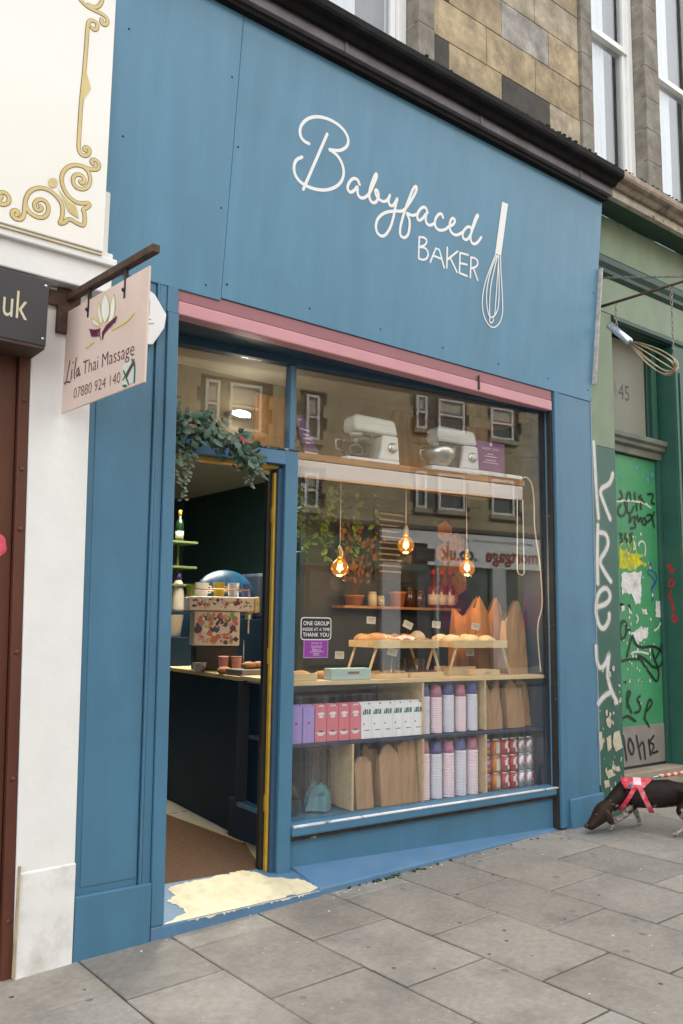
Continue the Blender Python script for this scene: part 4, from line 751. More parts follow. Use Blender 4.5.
def cup(name, label, m, x, y, z, r, h, group=None, rim=None, handle=False, cat='cup'):
    t = item(name, label, cat, group); b = MB(); b.lathe([(r*.78, 0), (r, h), (r*1.05, h), (r*.92, h-.003), (r*.72, .01)], (0, 0, 0), 18)
    b.build('body', m, t)
    if handle: b = MB(); b.tube([(r*.9, 0, h*.8), (r*1.5, 0, h*.75), (r*1.5, 0, h*.35), (r*.85, 0, h*.25)], .006); b.build('handle', m, t)
    if rim: b = MB(); b.lathe([(r*1.07, h-.006), (r*1.08, h+.004), (r*.95, h+.004)], (0, 0, 0), 18); b.build('rim', rim, t)
    t.location = (x, y, z); return t
pinkcup = mat('pink paper cup', (.62, .30, .33), .6, .06, 20)
cup('paper_cup', 'pink paper cup on the counter, nearer the coffee machine front left', pinkcup, 1.745, 1.60, 1.27, .04, .125, 'pink paper cups on the counter', rim=pinkcup)
cup('paper_cup', 'pink paper cup topped with brown crumbs beside the other pink cup', pinkcup, 1.84, 1.56, 1.27, .04, .125, 'pink paper cups on the counter', rim=kraft)
cup('ceramic_jar', 'squat white jar with blue pattern beside the pink cups', mat('blue patterned china', (.5, .5, .55), .3, .3, 30, chips=(.05, .06, .25), camt=.55), 1.68, 1.86, 1.27, .055, .07, cat='jar')
ang = R_(-22)
def onmach(u, v): return (1.915+u*cos(ang)-v*sin(ang), 2.05+u*sin(ang)+v*cos(ang), 1.27+.602)
cup('cup', 'yellow cup on top of the coffee machine', mat('mustard china', (.45, .33, .01), .4), *onmach(.02, -.05), .05, .115, rim=mat('mustard china', (1, 1, 1)), handle=True)
cup('mug', 'white ribbed mug on top of the coffee machine', whiteplastic, *onmach(-.12, -.04), .058, .115, handle=True)
cup('milk_jug', 'steel milk jug on the coffee machine, left of the blue mug', steel, *onmach(.13, -.06), .04, .12, 'steel milk jugs', handle=True, cat='jug')
cup('milk_jug', 'steel milk jug on the coffee machine, right behind the yellow cup', steel, *onmach(.17, .05), .04, .125, 'steel milk jugs', cat='jug')
cup('cup', 'dark blue cup at the right end of the coffee machine top', mat('ink blue china', (.03, .05, .2), .3), *onmach(.25, -.03), .035, .11)
cup('green_cup', 'lime green cup at the left end of the coffee machine top', mat('lime china', (.2, .3, .03), .4), *onmach(-.2, .02), .045, .10)
t = cup('saucepan', 'white pot hanging low at the left of the coffee machine', whiteplastic, 1.60, 2.35, 1.27, .11, .20, cat='pot')
t.location = (1.93, 2.86, 1.525)
B_ = thing('pot_stand', 'dark stand under the white pot at the left of the counter', 'stand', (1.93, 2.86, 1.27)); B('post', navy, B_, 1.80, 2.08, 2.74, 2.98, 1.27, 1.523, .004)
b = MB(); b.lathe([(.062, 0), (.065, .02), (.058, .2), (.045, .27), (.03, .30)], (0, 0, 0), 16); t = item('drink_carton', 'tall pale bottle with dark violet cap behind the coffee machine', 'bottle'); b.build('body', mat('ivory bottle', (.45, .4, .32), .5), t); b = MB(); b.lathe([(.035, .30), (.03, .36), (.0, .37)], (0, 0, 0), 14); b.build('cap', mat('violet cap', (.06, .04, .16), .4), t); t.name = 'syrup_bottle'; t.location = (2.12, 3.12, 1.76)
t2 = thing('shelf_riser', 'dark rack at the back of the counter under the pale bottle', 'rack', (2.1, 3.12, 1.27)); B('rack', navy, t2, 2.0, 2.28, 3.02, 3.22, 1.27, 1.758, .004)
# blue plastic-wrapped bundle behind the machine
b = MB(); b.ball((0, 0, 0), .3, 20, 12, (1.05, .5, .62)); t = b.build('wrapped_bundle', mat('blue plastic wrap', (.008, .05, .10), .35, .7, 5, bump=1, bscale=9, coat=.2)); tag(t, 'blue plastic wrapped bundle behind the coffee machine', 'bundle'); t.location = (2.42, 2.75, 1.9); t.scale = (1.0, .7, 1.2)
b = MB(); b.box(-.16, .2, -.2, .2, -.3, .14); t = b.build('grey_crate', mat('slate blue crate', (.018, .028, .045), .5, .2, 4), None, .03); tag(t, 'slate blue crate beside the wrapped bundle behind the counter', 'crate'); t.location = (2.78, 2.7, 1.93)
t = thing('back_cabinet', 'dark cabinet behind the counter carrying the wrapped bundle', 'cabinet', (2.7, 2.8, .15)); B('carcass', navy, t, 2.2, 3.1, 2.62, 3.1, .152, 1.70, .004); bpy.data.objects['wrapped_bundle'].location.z = 1.93; bpy.data.objects['grey_crate'].location = (2.93, 2.9, 2.0)
# tray and pastries
t = thing('serving_tray', 'grey rectangular tray at the counter edge by the door', 'tray', (1.95, 1.3, 1.27)); B('tray', mat('grey tray', (.13, .13, .12), .5), t, 1.66, 1.98, 1.18, 1.42, 1.269, 1.315, .006)
pastry = mat('baked pastry', (.33, .15, .045), .7, .35, 18, bump=1, bscale=30, dirt=(.15, .05, .015), damt=.6, dscale=14)
for k, (x, y, z, lb) in enumerate([(1.79, 1.30, 1.34, 'golden bun on the grey counter tray, left end'), (1.90, 1.33, 1.34, 'golden bun on the grey counter tray, right end'), (1.70, 1.50, 1.295, 'small bun on the counter between tray and pink cups')]):
    b = MB(); b.ball((0, 0, 0), .055, 12, 8, (1.1, .9, .55)); t = b.build('bun', pastry); tag(t, lb, 'bun', 'buns on the counter'); t.location = (x, y, z)
# wall shelves at the left rear with a wine bottle
ws = thing('wall_shelf_unit', 'olive green shelves on the rear wall left of the dark wall', 'shelves', (2.1, 3.2, 1.8)); gs_ = mat('olive shelf', (.12, .16, .05), .5)
for z in (2.0, 2.17, 2.41): B('shelf', gs_, ws, 1.7, 2.28, 3.05, 3.35, z, z+.02, .002)
B('side', gs_, ws, 2.14, 2.16, 3.2, 3.22, 2.02, 2.41, 0); B('back_leg', black, ws, 1.70, 1.72, 3.33, 3.35, .15, 2.45, 0)
t = item('wine_bottle', 'dark wine bottle with yellow neck foil on the top rear shelf', 'bottle'); b = MB(); b.lathe([(.037, 0), (.038, .16), (.03, .2), (.014, .23), (.014, .245)], n=14); b.build('body', mat('bottle green glass', (.01, .03, .012), .15, coat=.5), t)
b = MB(); b.lathe([(.0145, .245), (.0155, .30), (.013, .305)], n=12); b.build('foil', gilt, t); b = MB(); b.lathe([(.0385, .03), (.0385, .10)], n=14); b.build('label', mat('cream label', (.5, .5, .38), .6, .3, 30), t); t.location = (2.13, 3.15, 2.43)

# ---------------------------------------------------------------- top shelf with mixers
tsh = thing('top_shelf', 'oiled timber shelf along the top of the shop window', 'shelf', (2.6, .5, 2.75))
b = MB(); b.hexa([W(1.035, .06, 2.752), W(3.19, .06, 2.775), W(3.1, .72, 2.775), W(1.035, .72, 2.752)], [W(1.035, .06, 2.80), W(3.19, .06, 2.822), W(3.1, .72, 2.822), W(1.035, .72, 2.80)]); b.build('board', shelfwood, tsh, .006)
rb = thing('roller_blind', 'pale rolled up window blind under the timber shelf', 'blind', (2.6, .4, 2.65))
b = MB(); b.hexa([W(1.03, .066, 2.635), W(3.17, .066, 2.665), W(3.17, .10, 2.665), W(1.03, .10, 2.635)], [W(1.03, .062, 2.750), W(3.17, .062, 2.772), W(3.17, .12, 2.772), W(1.03, .12, 2.750)]); b.build('roll', mat('blush white blind', (.62, .56, .55), .6, .03, 3), rb, .01)
b = MB(); b.tube([W(3.11, .07, 2.67), W(3.10, .07, 2.1), W(3.115, .07, 2.07), W(3.15, .07, 2.06), W(3.175, .07, 2.08), W(3.17, .07, 2.67)], .0045, 6); b.build('pull_chain', mat('white bead chain', (.6, .6, .6), .5), rb)
def mixer(label, loc, rot, bodym, headm, scale=1.0):
    t = thing('stand_mixer', label, 'mixer', (0, 0, 0), 'stand mixers on the top shelf')
    b = MB(); b.prism([(-.24, -.11, 0), (.24, -.11, 0), (.255, 0, 0), (.24, .11, 0), (-.2, .11, 0), (-.26, .05, 0), (-.26, -.05, 0)], (0, 0, .045)); b.build('base', bodym, t, .012)
    b = MB(); b.prism([(.05, -.095, .045), (.25, -.095, .045), (.235, -.095, .25), (.09, -.095, .25), (.075, -.095, .12)], (0, .19, 0)); b.build('column', bodym, t, .018)
    b = MB(); b.prism([(-.16, -.09, .255), (.238, -.09, .254), (.21, -.09, .365), (.19, -.09, .375), (-.14, -.09, .39), (-.17, -.09, .37), (-.175, -.09, .30)], (0, .18, 0)); b.build('head', headm, t, .022)
    b = MB(); b.lathe([(.055, .255), (.055, .225), (.04, .215)], (-.10, 0, 0), 18); b.build('drive_hub', headm, t)
    b = MB(); b.lathe([(.07, .05), (.10, .075), (.135, .15), (.145, .215), (.14, .215), (.128, .15), (.095, .08), (.0, .062)], (-.10, 0, 0), 26); b.build('bowl', clear if headm is pinkplastic else steel, t)
    b = MB(); b.tube([(-.24, 0, .19), (-.285, 0, .18), (-.28, 0, .11), (-.22, 0, .10)], .009); b.build('bowl_handle', steel, t)
    b = MB(); b.tube([(-.1, 0, .22), (-.1, 0, .16)], .012); b.tube([(-.1, 0, .17), (-.04, .0, .14), (-.05, 0, .09), (-.1, 0, .08), (-.15, 0, .09), (-.16, 0, .14), (-.1, 0, .17)], .008); b.build('beater', steel, t)
    b = MB(); Rx = Matrix.Rotation(pi/2, 3, 'X'); b.lathe([(.042, 0), (.04, .015), (.0, .016)], (.175, -.094, .15), 22, rot=Rx); b.build('speed_dial', steel if headm is not pinkplastic else whiteplastic, t)
    b = MB(); b.lathe([(.026, 0), (.024, .012), (.0, .013)], (.175, -.112, .15), 16, rot=Rx); b.box(.172, .178, -.13, -.112, .135, .17); b.build('dial_centre', whiteplastic if headm is not pinkplastic else steel, t)
    b = MB(); b.box(-.02, .19, -.0915, -.0905, .325, .328); b.build('seam_line', steel, t)
    if headm is not pinkplastic and scale > .92 and 'silver' in label: b = MB(); b.prism([(-.12, -.07, .05), (.055, -.07, .05), (.08, -.07, .25), (-.15, -.07, .25)], (0, .006, 0)); b.box(.0, .05, -.06, .06, .047, .252); b.build('bowl_shade_sheet', black, t, .004)  # black sheet painting in the dark shade around the mixer bowl
    t.location = loc; t.rotation_euler.z = R_(rot); t.scale = (scale,)*3; return t
mixer('blush white stand mixer with a glass bowl, on the left of the top shelf', (2.215, .44, 2.803), -8, pinkplastic, mat('cool white enamel', (.70, .73, .72), .3, .02, 5, coat=.5), .93)
mixer('silver and white stand mixer with a steel bowl, beside the purple poster', (2.99, .37, 2.824), -10, mat('silver white enamel', (.62, .63, .66), .35, .03, 5, coat=.4), mat('silver white enamel', (.62, .63, .66)), .93)
bpy.data.objects['bowl'].data.materials[0] = bowlglass
po = thing('purple_poster', 'upright purple poster with white text right of the silver mixer', 'poster', (3.45, .3, 2.83))
pw = lambda u, v, l: W(2.78+u, .139-l, 2.842+v)
BW('sheet', purple, po, 2.745, 3.045, .141, .15, 2.877, 3.115, .001); BW('footer', mat('pale print strip', (.7, .68, .72), .5), po, 2.745, 3.045, .139, .15, 2.842, 2.875, .001)
b = MB(); b.text('BAKERY OPEN', .028, lambda u, v, l: pw(u+.02, v+.205, .001), sx=1.0)
for k, (x0, x1, z) in enumerate([(.08, .14, .17), (.05, .18, .15), (.06, .17, .12), (.03, .2, .10)]): b.faces([pw(x0, z, .001), pw(x1, z, .001), pw(x1, z+.006, .001), pw(x0, z+.006, .001)], [(0, 1, 2, 3)])
b.faces([pw(.10, .24, .001), pw(.13, .24, .001), pw(.13, .265, .001), pw(.10, .265, .001)], [(0, 1, 2, 3)]); b.build('print', mat('pale lilac print', (.6, .5, .62), .5), po, fix=False)
lf = thing('leaning_sign', 'black edged purple menu sign leaning at the left end of the top shelf', 'sign', (1.6, .4, 2.8))
def LQ(x0, x1, v0, v1, y, m, name):   # u across, v up, both 0..1 on the leaning board
    A, B1, C1, D = Vector((1.636, .42, 2.808)), Vector((1.778, .42, 2.807)), Vector((1.666, .44, 3.08)), Vector((1.545, .44, 3.10))
    def f(u, v, l): a = A.lerp(B1, u); c = D.lerp(C1, u); p = a.lerp(c, v)+Vector((0, -y-l, 0)); return tuple(p)
    b = MB(); b.faces([f(x0, v0, 0), f(x1, v0, 0), f(x1, v1, 0), f(x0, v1, 0), f(x0, v0, -.012), f(x1, v0, -.012), f(x1, v1, -.012), f(x0, v1, -.012)], [(0, 1, 2, 3), (7, 6, 5, 4), (0, 4, 5, 1), (1, 5, 6, 2), (2, 6, 7, 3), (3, 7, 4, 0)]); return b.build(name, m, lf)
LQ(0, 1, 0, 1, 0, slate, 'frame'); LQ(.08, .90, .10, .96, .003, mat('dusky purple print', (.13, .04, .14), .4), 'sheet'); LQ(.08, .90, .03, .095, .003, mat('pale print strip', (1, 1, 1)), 'footer')
for v0, x0, x1 in ((.85, .3, .5), (.62, .15, .85), (.5, .3, .7), (.4, .25, .75), (.3, .3, .6)): LQ(x0, x1, v0, v0+.03, .005, mat('pale lilac print', (1, 1, 1)), 'print')
t = thing('power_strip', 'white socket strip on the right end of the top shelf', 'power strip', (3.6, .25, 2.83)); BW('strip', whiteplastic, t, 3.0, 3.18, .075, .115, 2.826, 2.86, .008)
cp = [W(3.18, .09, 2.845), W(3.22, .07, 2.86), W(3.275, .06, 2.80), W(3.29, .06, 2.62), W(3.285, .06, 2.5), W(3.30, .06, 2.37), W(3.335, .055, 2.2), W(3.352, .05, 1.95), W(3.35, .05, 1.80), W(3.30, .06, 1.68), W(3.31, .06, 1.5), W(3.33, .06, 1.31)]
P = [Vector(p) for p in cp]
for _ in range(2):
    Q = [P[0]]
    for a, c in zip(P, P[1:]): Q += [a*.75+c*.25, a*.25+c*.75]
    P = Q+[P[-1]]
b = MB(); b.tube(P, .006, 6); tag(b.build('power_cable', mat('cream cable', (.5, .46, .38), .5)), 'cream cable hanging down the right side of the window', 'cable')
# navy side lining of the window
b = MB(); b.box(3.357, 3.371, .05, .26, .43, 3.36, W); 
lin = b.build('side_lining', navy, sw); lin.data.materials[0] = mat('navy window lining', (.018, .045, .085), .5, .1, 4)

# ---------------------------------------------------------------- display unit: three levels
du = thing('display_unit', 'pale timber window display shelving behind the shop glass', 'shelving', (2.6, .5, .43))
def SH(name, m, s0, s1, d0, d1, z0l, z0r, th, bev=.003):
    z = lambda s: z0l+(z0r-z0l)*(s-1.04)/(3.3-1.04); b = MB(); b.hexa([W(s0, d0, z(s0)-th), W(s1, d0, z(s1)-th), W(s1, d1, z(s1)-th), W(s0, d1, z(s0)-th)], [W(s0, d0, z(s0)), W(s1, d0, z(s1)), W(s1, d1, z(s1)), W(s0, d1, z(s0))]); return b.build(name, m, du, bev)
SH('top_board', pine, 1.04, 3.355, .045, .75, 1.285, 1.285, .028); SH('middle_shelf', mat('dark blue shelf edge', (.02, .035, .08), .5), 1.04, 3.355, .05, .6, .888, .88, .022); SH('floor_board', blue, 1.04, 3.355, .035, .75, .42, .43, .03)
for s_ in (1.545, 2.145, 2.74): BW('divider', pine, du, s_-.008, s_+.008, .052, .6, .432, .864, .002); 
for s_ in (2.145, 2.74): BW('divider', pine, du, s_-.008, s_+.008, .056, .6, .892, 1.256, .002)
BW('back_panel', mat('dark unit back', (.03, .03, .033), .7), du, 1.04, 3.298, .76, .78, .42, 1.25, 0)
# drink cartons
def carton(label, group, m, x, art, ws=.093, h=.245):
    t = thing('carton', label, 'carton', W(x, .065, .889), group); t.rotation_euler.z = -TH
    bb = MB(); bb.box(.003, ws-.003, 0, .09, 0, h-.02); bb.prism([(.003, 0, h-.02), (.003, .045, h), (.003, .09, h-.02)], (ws-.006, 0, 0)); o = bb.build('pack', m, None, .003); o.parent = t
    for nm, mm, polys in art:
        bb = MB()
        for p_ in polys: bb.faces([(u*ws, -.0008, v*h) for u, v in p_], [tuple(range(len(p_)))])
        o = bb.build(nm, mm, None, fix=False); o.parent = t
    return t
lil_m = mat('lilac carton', (.38, .29, .66), .45, .05, 8); coral = mat('coral pink carton', (.66, .19, .23), .45, .04, 8); wht = mat('white carton', (.82, .84, .86), .45, .02, 8); tealink = mat('dark green print', (.03, .16, .10), .5)
circ = lambda cx, cy, r, ry=None, n=12: [(cx+r*cos(2*pi*i/n), cy+(ry or r)*sin(2*pi*i/n)) for i in range(n)]
redspot = mat('rose print', (.5, .08, .2), .5); whp = mat('white print', (.75, .72, .74), .5); dkp = mat('navy print', (.03, .03, .08), .5)
x = 1.062
for k in range(2): carton(['lilac carton at the left end of the middle shelf', 'lilac carton next to the coral pink ones'][k], 'lilac cartons on the middle shelf', lil_m, x, [('dot', redspot, [circ(.5, .52, .14, .04)])]); x += .0935
for k in range(4): carton('coral pink carton with white lettering, %s' % ['beside the lilac cartons', 'second from the lilac cartons', 'second from the white cartons', 'beside the white cartons'][k], 'coral pink cartons on the middle shelf', coral, x, [('print', whp, [circ(.5, .74, .3, .045), circ(.5, .66, .22, .03), [(.25, .93), (.75, .93), (.7, .97), (.3, .97)]]), ('bowl', whp, [[(.12, .26), (.3, .17), (.7, .17), (.88, .26)]]), ('bowl_top', dkp, [[(.3, .262), (.4, .3), (.6, .3), (.7, .262)]])]); x += .0915
for k in range(6): carton('white carton with green lettering, %s' % ['beside the coral cartons', 'second from the coral cartons', 'third from the coral cartons', 'third from the cup stacks', 'second from the cup stacks', 'beside the cup stacks'][k], 'white cartons on the middle shelf', wht, x, [('print', tealink, [[(.12, .66), (.2, .8), (.28, .66)], [(.3, .66), (.3, .8), (.48, .8), (.48, .66)], [(.52, .66), (.52, .8), (.62, .8), (.62, .66)], [(.66, .66), (.7, .8), (.86, .8), (.84, .66)]]), ('dot', dkp, [circ(.25, .4, .06, .022), [(.3, .22), (.75, .22), (.75, .24), (.3, .24)], [(.6, .95), (.8, .93), (.8, .97)]])]); x += .0885
# cup stacks
pk = mat('pale pink cup', (.86, .70, .76), .55, .04, 10); bl = mat('pale blue cup', (.70, .72, .80), .55, .04, 10); pkt = mat('rose cup base', (.55, .22, .33), .55, .12, 40); blt = mat('periwinkle cup base', (.13, .15, .38), .55, .12, 40)
def stack(kind, x, z, h, label, grp):
    t = thing('cup_stack', label, 'cup stack', W(x, .13, z), grp); bb = MB(); n = 16; prof = []
    body = h-.085
    for k in range(n): zz = body*k/n; prof += [(.0455, zz), (.047, zz+.003), (.0455, zz+.006), (.0445, zz+body/n-.001)]
    bb.lathe(prof, n=20); o = bb.build('rims', pk if kind == 'pink' else bl, None); o.parent = t
    bb = MB(); bb.lathe([(.0445, body), (.034, h), (.031, h), (.030, h-.006), (.0, h-.006)], n=20); o = bb.build('cup_base', pkt if kind == 'pink' else blt, None); o.parent = t
    return t
pos5 = ['first from the left', 'second from the left', 'middle one', 'second from the right', 'first from the right']
for k in range(5): stack(['blue', 'pink'][k % 2], 2.205+k*.115, .888, .345+rnd.uniform(-.008, .008), 'pale %s upside down cup stack on the middle shelf, %s of five' % (['blue', 'pink'][k % 2], pos5[k]), 'paper cup stacks on the middle shelf')
for k in range(5): stack(['pink', 'blue'][k % 2], 2.205+k*.115, .431, .405+rnd.uniform(-.012, .006), 'pale %s upside down cup stack on the bottom shelf, %s of five' % (['pink', 'blue'][k % 2], pos5[k]), 'paper cup stacks on the bottom shelf')
# cans, three high
can_al = mat('aluminium can', (.62, .62, .63), .28, .03, 10, metal=.9)
def can(x, z, body, band, label, grp, r=.041, h=.125):
    t = thing('drink_can', label, 'can', W(x, .15, z), grp); bb = MB(); bb.lathe([(r*.8, 0), (r, .008), (r, h-.012)], n=18); o = bb.build('body', body, None); o.parent = t
    bb = MB(); bb.lathe([(r, h-.0118), (r*.84, h-.002), (r*.84, h), (r*.78, h-.004), (0, h-.004)], n=18); o = bb.build('lid', can_al, None); o.parent = t
    for nm, mm, z0, z1, a0, a1 in band:
        bb = MB(); n = 9; bb.faces([((r+.0008)*cos(R_(a0+(a1-a0)*i/n)), (r+.0008)*sin(R_(a0+(a1-a0)*i/n)), zz) for zz in (z0, z1) for i in range(n+1)], [(i, i+1, i+n+2, i+n+1) for i in range(n)]); o = bb.build(nm, mm, None, fix=False); o.parent = t
redc = mat('red can', (.42, .03, .03), .35, .08, 20, metal=.3); orc = mat('orange can', (.6, .20, .02), .35, .1, 20, metal=.2); silc = mat('silver can', (.5, .5, .53), .3, .05, 20, metal=.7)
lilc = mat('violet print', (.35, .3, .62), .5); wp_ = mat('ivory print', (.62, .58, .48), .5); rd = mat('crimson print', (.5, .02, .04), .45); dg = mat('dark grey print', (.1, .1, .11), .5)
cols = [(2.815, redc, [('print', lilc, .07, .10, -120, -60), ('swoosh', orc, .03, .045, -115, -60)], 'red can with violet print', 'red cans'),
        (2.915, orc, [('print', wp_, .02, .10, -120, -50)], 'orange can with ivory panel', 'orange cans'),
        (3.01, redc, [('print', whp, .05, .09, -125, -90), ('print', whp, .02, .05, -95, -55), ('print', whp, .09, .105, -110, -80)], 'red and white patterned can, left column', 'patterned red cans'),
        (3.095, redc, [('print', whp, .05, .09, -125, -90), ('print', whp, .02, .05, -95, -55), ('print', whp, .09, .105, -110, -80)], 'red and white patterned can, right column', 'patterned red cans'),
        (3.185, silc, [('print', rd, .06, .10, -100, -60), ('print', dg, .02, .05, -110, -90)], 'silver can with red print, left column', 'silver cans'), (3.27, silc, [('print', rd, .06, .10, -100, -60), ('print', dg, .02, .05, -110, -90)], 'silver can with red print, right column', 'silver cans')]
for x, m_, bd, lb, gp_ in cols:
    for k in range(3): can(x, .432+k*.1265, m_, bd, '%s, %s of its stack of three' % (lb, ['bottom', 'middle', 'top'][k]), gp_ + ' stacked on the bottom shelf')
# paper bags
def bag(label, grp, s, d, z, wd, h, dp, m, top, lean=0, rot=0):
    t = thing('paper_bag', label, 'paper bag', W(s, d, z), grp); rr = random.Random(hash(label) % 999 if False else len(label)*7+int(s*100)); bb = MB(); n = len(top)-1
    F = []; Bk = []; nz = 5; vs = []
    for side, y0 in ((0, -dp/2), (1, dp/2)):
        for j in range(nz+1):
            for i in range(n+1):
                u = i/n; hh = top[i]*h if j == nz else h*j/nz*min(1, top[i]+.05)
                sh = 1-.05*(j/nz)**2 if j else .96
                yy = y0*(1-.78*(j/nz)**1.3)+(rr.uniform(-.005, .005) if 0 < j else 0)
                vs.append(((u-.5)*wd*sh+lean*j/nz+rr.uniform(-.003, .003), yy, hh))
    k = (n+1)*(nz+1); fs = []
    for s2 in (0, 1):
        for j in range(nz):
            for i in range(n): a = s2*k+j*(n+1)+i; fs.append((a, a+1, a+n+2, a+n+1))
    for j in range(nz):
        a = j*(n+1); fs.append((a, a+n+1, k+a+n+1, k+a)); a += n; fs.append((a, k+a, k+a+n+1, a+n+1))
    bb.faces(vs, fs); o = bb.build('sheet', m, None, solid=.0012); o.parent = t; t.rotation_euler.z = -TH+R_(rot); return t
zig = [.88, 1.0, .90, .80, .9, 1.0, .93]
bag('tall brown paper bag with a notched top, behind the pale one', 'tall paper bags on the top board', 3.17, .50, 1.286, .30, .62, .14, kraft2, [.84, 1, .9, .76, .88, 1, .88])
bag('tall brown paper bag behind, left of the other tall bags', 'tall paper bags on the top board', 3.05, .62, 1.286, .30, .56, .12, kraft2, [.92, .86, .8, .84, .95, 1.08, 1.0])
bag('tall pale brown paper bag in front at the far right of the top board', 'tall paper bags on the top board', 3.235, .27, 1.286, .21, .585, .13, kraft, [.72, .78, .86, .94, 1, .96, .82])
for k, (s_, wd, h, tp) in enumerate([(2.87, .17, .36, [1, .99, .86, .74, .86, .99, 1]), (2.99, .13, .33, [.9, .96, 1, .98, .95, .9, .9]), (3.10, .18, .36, [.84, .92, 1, .98, .90, .82, .80]), (3.25, .15, .355, [.86, .93, .97, 1, .98, .95, .92])]):
    bag('brown paper bag on the middle shelf at the right, %s' % ['beside the cup stacks', 'second from the cup stacks', 'second from the window side', 'nearest the window side'][k], 'paper bags on the middle shelf', s_, .15+.07*(k % 2), .885, wd, h, .10, kraft, tp)
for k, (s_, d, wd, h, tp) in enumerate([(1.66, .12, .14, .335, [.88, .94, .99, 1, .99, .94, .86]), (1.79, .22, .14, .40, [.9, 1, .97, .9, .9, .9, .9]), (1.88, .12, .17, .405, [.80, .90, .98, 1, .97, .9, .84]), (2.045, .13, .155, .425, [.92, .95, .97, .98, .99, 1, 1])]):
    bag('brown paper bag on the bottom shelf, %s' % ['short one at the left', 'half hidden behind the short one', 'with a peaked top', 'beside the cup stacks'][k], 'paper bags on the bottom shelf', s_, d, .43, wd, h, .10, kraft, tp)
# dark clutter at the lower left
t = thing('folded_basket', 'grey wire basket in the dark lower left of the window', 'basket', W(1.3, .3, .43))
b = MB()
for k in range(9): b.box(1.36+k*.02, 1.366+k*.02, .30, .306, .56, .80, W)
b.box(1.35, 1.54, .29, .31, .80, .815, W); b.box(1.35, 1.54, .29, .31, .55, .56, W); b.build('wires', mat('grey brown wire', (.15, .12, .10), .6), t)
b = MB(); rr = random.Random(3)
vs = [W(1.36+.10*cos(a)*r_, .2+.07*sin(a), .435+hh) for hh, r_ in ((0, 1), (.08, .9), (.14, .5), (.17, .15)) for a in [2*pi*i/9+rr.uniform(-.2, .2) for i in range(9)]]
b.faces([tuple(Vector(v)+Vector((rr.uniform(-.015, .015),)*3)) for v in vs], [(j*9+i, j*9+(i+1) % 9, (j+1)*9+(i+1) % 9, (j+1)*9+i) for j in range(3) for i in range(9)]); tag(b.build('crumpled_cloth', mat('teal cloth', (.10, .28, .32), .6, .3, 9)), 'crumpled teal cloth on the bottom shelf at the left', 'cloth')
b = MB(); b.lathe([(.07, 0), (.075, .1), (.06, .16), (.03, .2)], n=16); t = b.build('glass_jar', clear); tag(t, 'clear glass jar in the bottom left corner of the window', 'jar'); t.location = W(1.14, .2, .432)
# items on the top board -------------------------------------------------
tb_ = thing('tray_box', 'pale blue cardboard tray with cut out handle at the window front', 'box', W(1.53, .1, 1.286))
BW('box', mat('duck egg card', (.38, .50, .50), .6, .04), tb_, 1.37, 1.69, .055, .16, 1.2865, 1.362, .004); BW('handle_hole', mat('brown card', (.25, .15, .07), .7), tb_, 1.50, 1.59, .0535, .0548, 1.325, 1.342, 0)
def riser(label, s0, s1, d, z0, loose):
    t = thing('bread_riser', label, 'stand', W((s0+s1)/2, d, 1.286), 'timber bread risers'); zt = 1.525
    bb = MB(); bb.box(s0, s1, d, d+.30, zt-.018, zt, W); bb.build('board', pine, t, .003)
    bb = MB(); bb.box(s0-.01, s1+.01, d-.014, d-.001, zt-.034, zt+.024, W); bb.box(s0-.01, s1+.01, d+.301, d+.314, zt-.03, zt+.018, W); bb.box(s0-.012, s0-.001, d, d+.3, zt-.03, zt+.018, W); bb.box(s1+.001, s1+.012, d, d+.3, zt-.03, zt+.018, W); bb.build('edging', pine, t, .002)
    for dd in (d+.01, d+.28):
        for sa, sb in ((s0+.03, s0-.05), (s1-.03, s1+.05)):
            bb = MB(); bar(bb, W(sa, dd, zt-.02), W(sb, dd, 1.288), .012); bb.build('leg', pine, t, .002)
    return t
riser('timber riser with folding legs in the left half of the window, dusted loaf on top', 1.83, 2.40, .22, 0, 0)
riser('timber riser with folding legs in the right half of the window, pale cakes on top', 2.56, 3.09, .20, 0, 0)
loaf = mat('sugared crust', (.45, .25, .09), .8, .3, 14, bump=1, bscale=22, chips=(.78, .74, .68), camt=.60)
icing = mat('cream icing', (.66, .56, .36), .6, .15, 14, bump=.6, dirt=(.5, .35, .15), damt=.5, dscale=12)
def lump(name, label, grp, s, d, z, r, sc, m, seed, cat='cake'):
    bb = MB(); bb.ball((0, 0, 0), r, 18, 10, sc); rr = random.Random(seed)
    for v in bb.bm.verts: v.co += v.co.normalized()*rr.uniform(-.004, .006); v.co.z = max(v.co.z, -r*sc[2]*.35)
    o = bb.build(name, m, None, smooth=True); tag(o, label, cat, grp); o.location = W(s, d, z+r*sc[2]*.35); o.rotation_euler.z = -TH; return o
lump('loaf', 'long sugar dusted loaf on the left riser', None, 1.99, .40, 1.527, .1, (1.6, 1.0, .5), loaf, 1, 'loaf')
lump('cake', 'white iced cake in clear wrap at the right end of the left riser', 'cakes on the risers', 2.20, .34, 1.527, .08, (1.3, 1, .5), mat('clear wrapped icing', (.66, .64, .66), .35, .1, 20, bump=.8), 2)
lump('cake', 'cream topped cake on the left end of the right riser', 'cakes on the risers', 2.65, .34, 1.527, .075, (1.2, 1, .6), icing, 3); lump('cake', 'cream topped cake in the middle of the right riser', 'cakes on the risers', 2.83, .33, 1.527, .075, (1.2, 1, .6), icing, 4); lump('cake', 'cream topped cake on the right end of the right riser', 'cakes on the risers', 3.0, .33, 1.527, .07, (1.1, 1, .6), icing, 5)
t = lump('wrapped_loaf', 'pale film wrapped loaf on the right end of the left riser', None, 2.36, .40, 1.527, .07, (.9, 1, .9), mat('film wrapped dough', (.42, .36, .28), .35, .2, 12, bump=.8), 6, 'loaf')
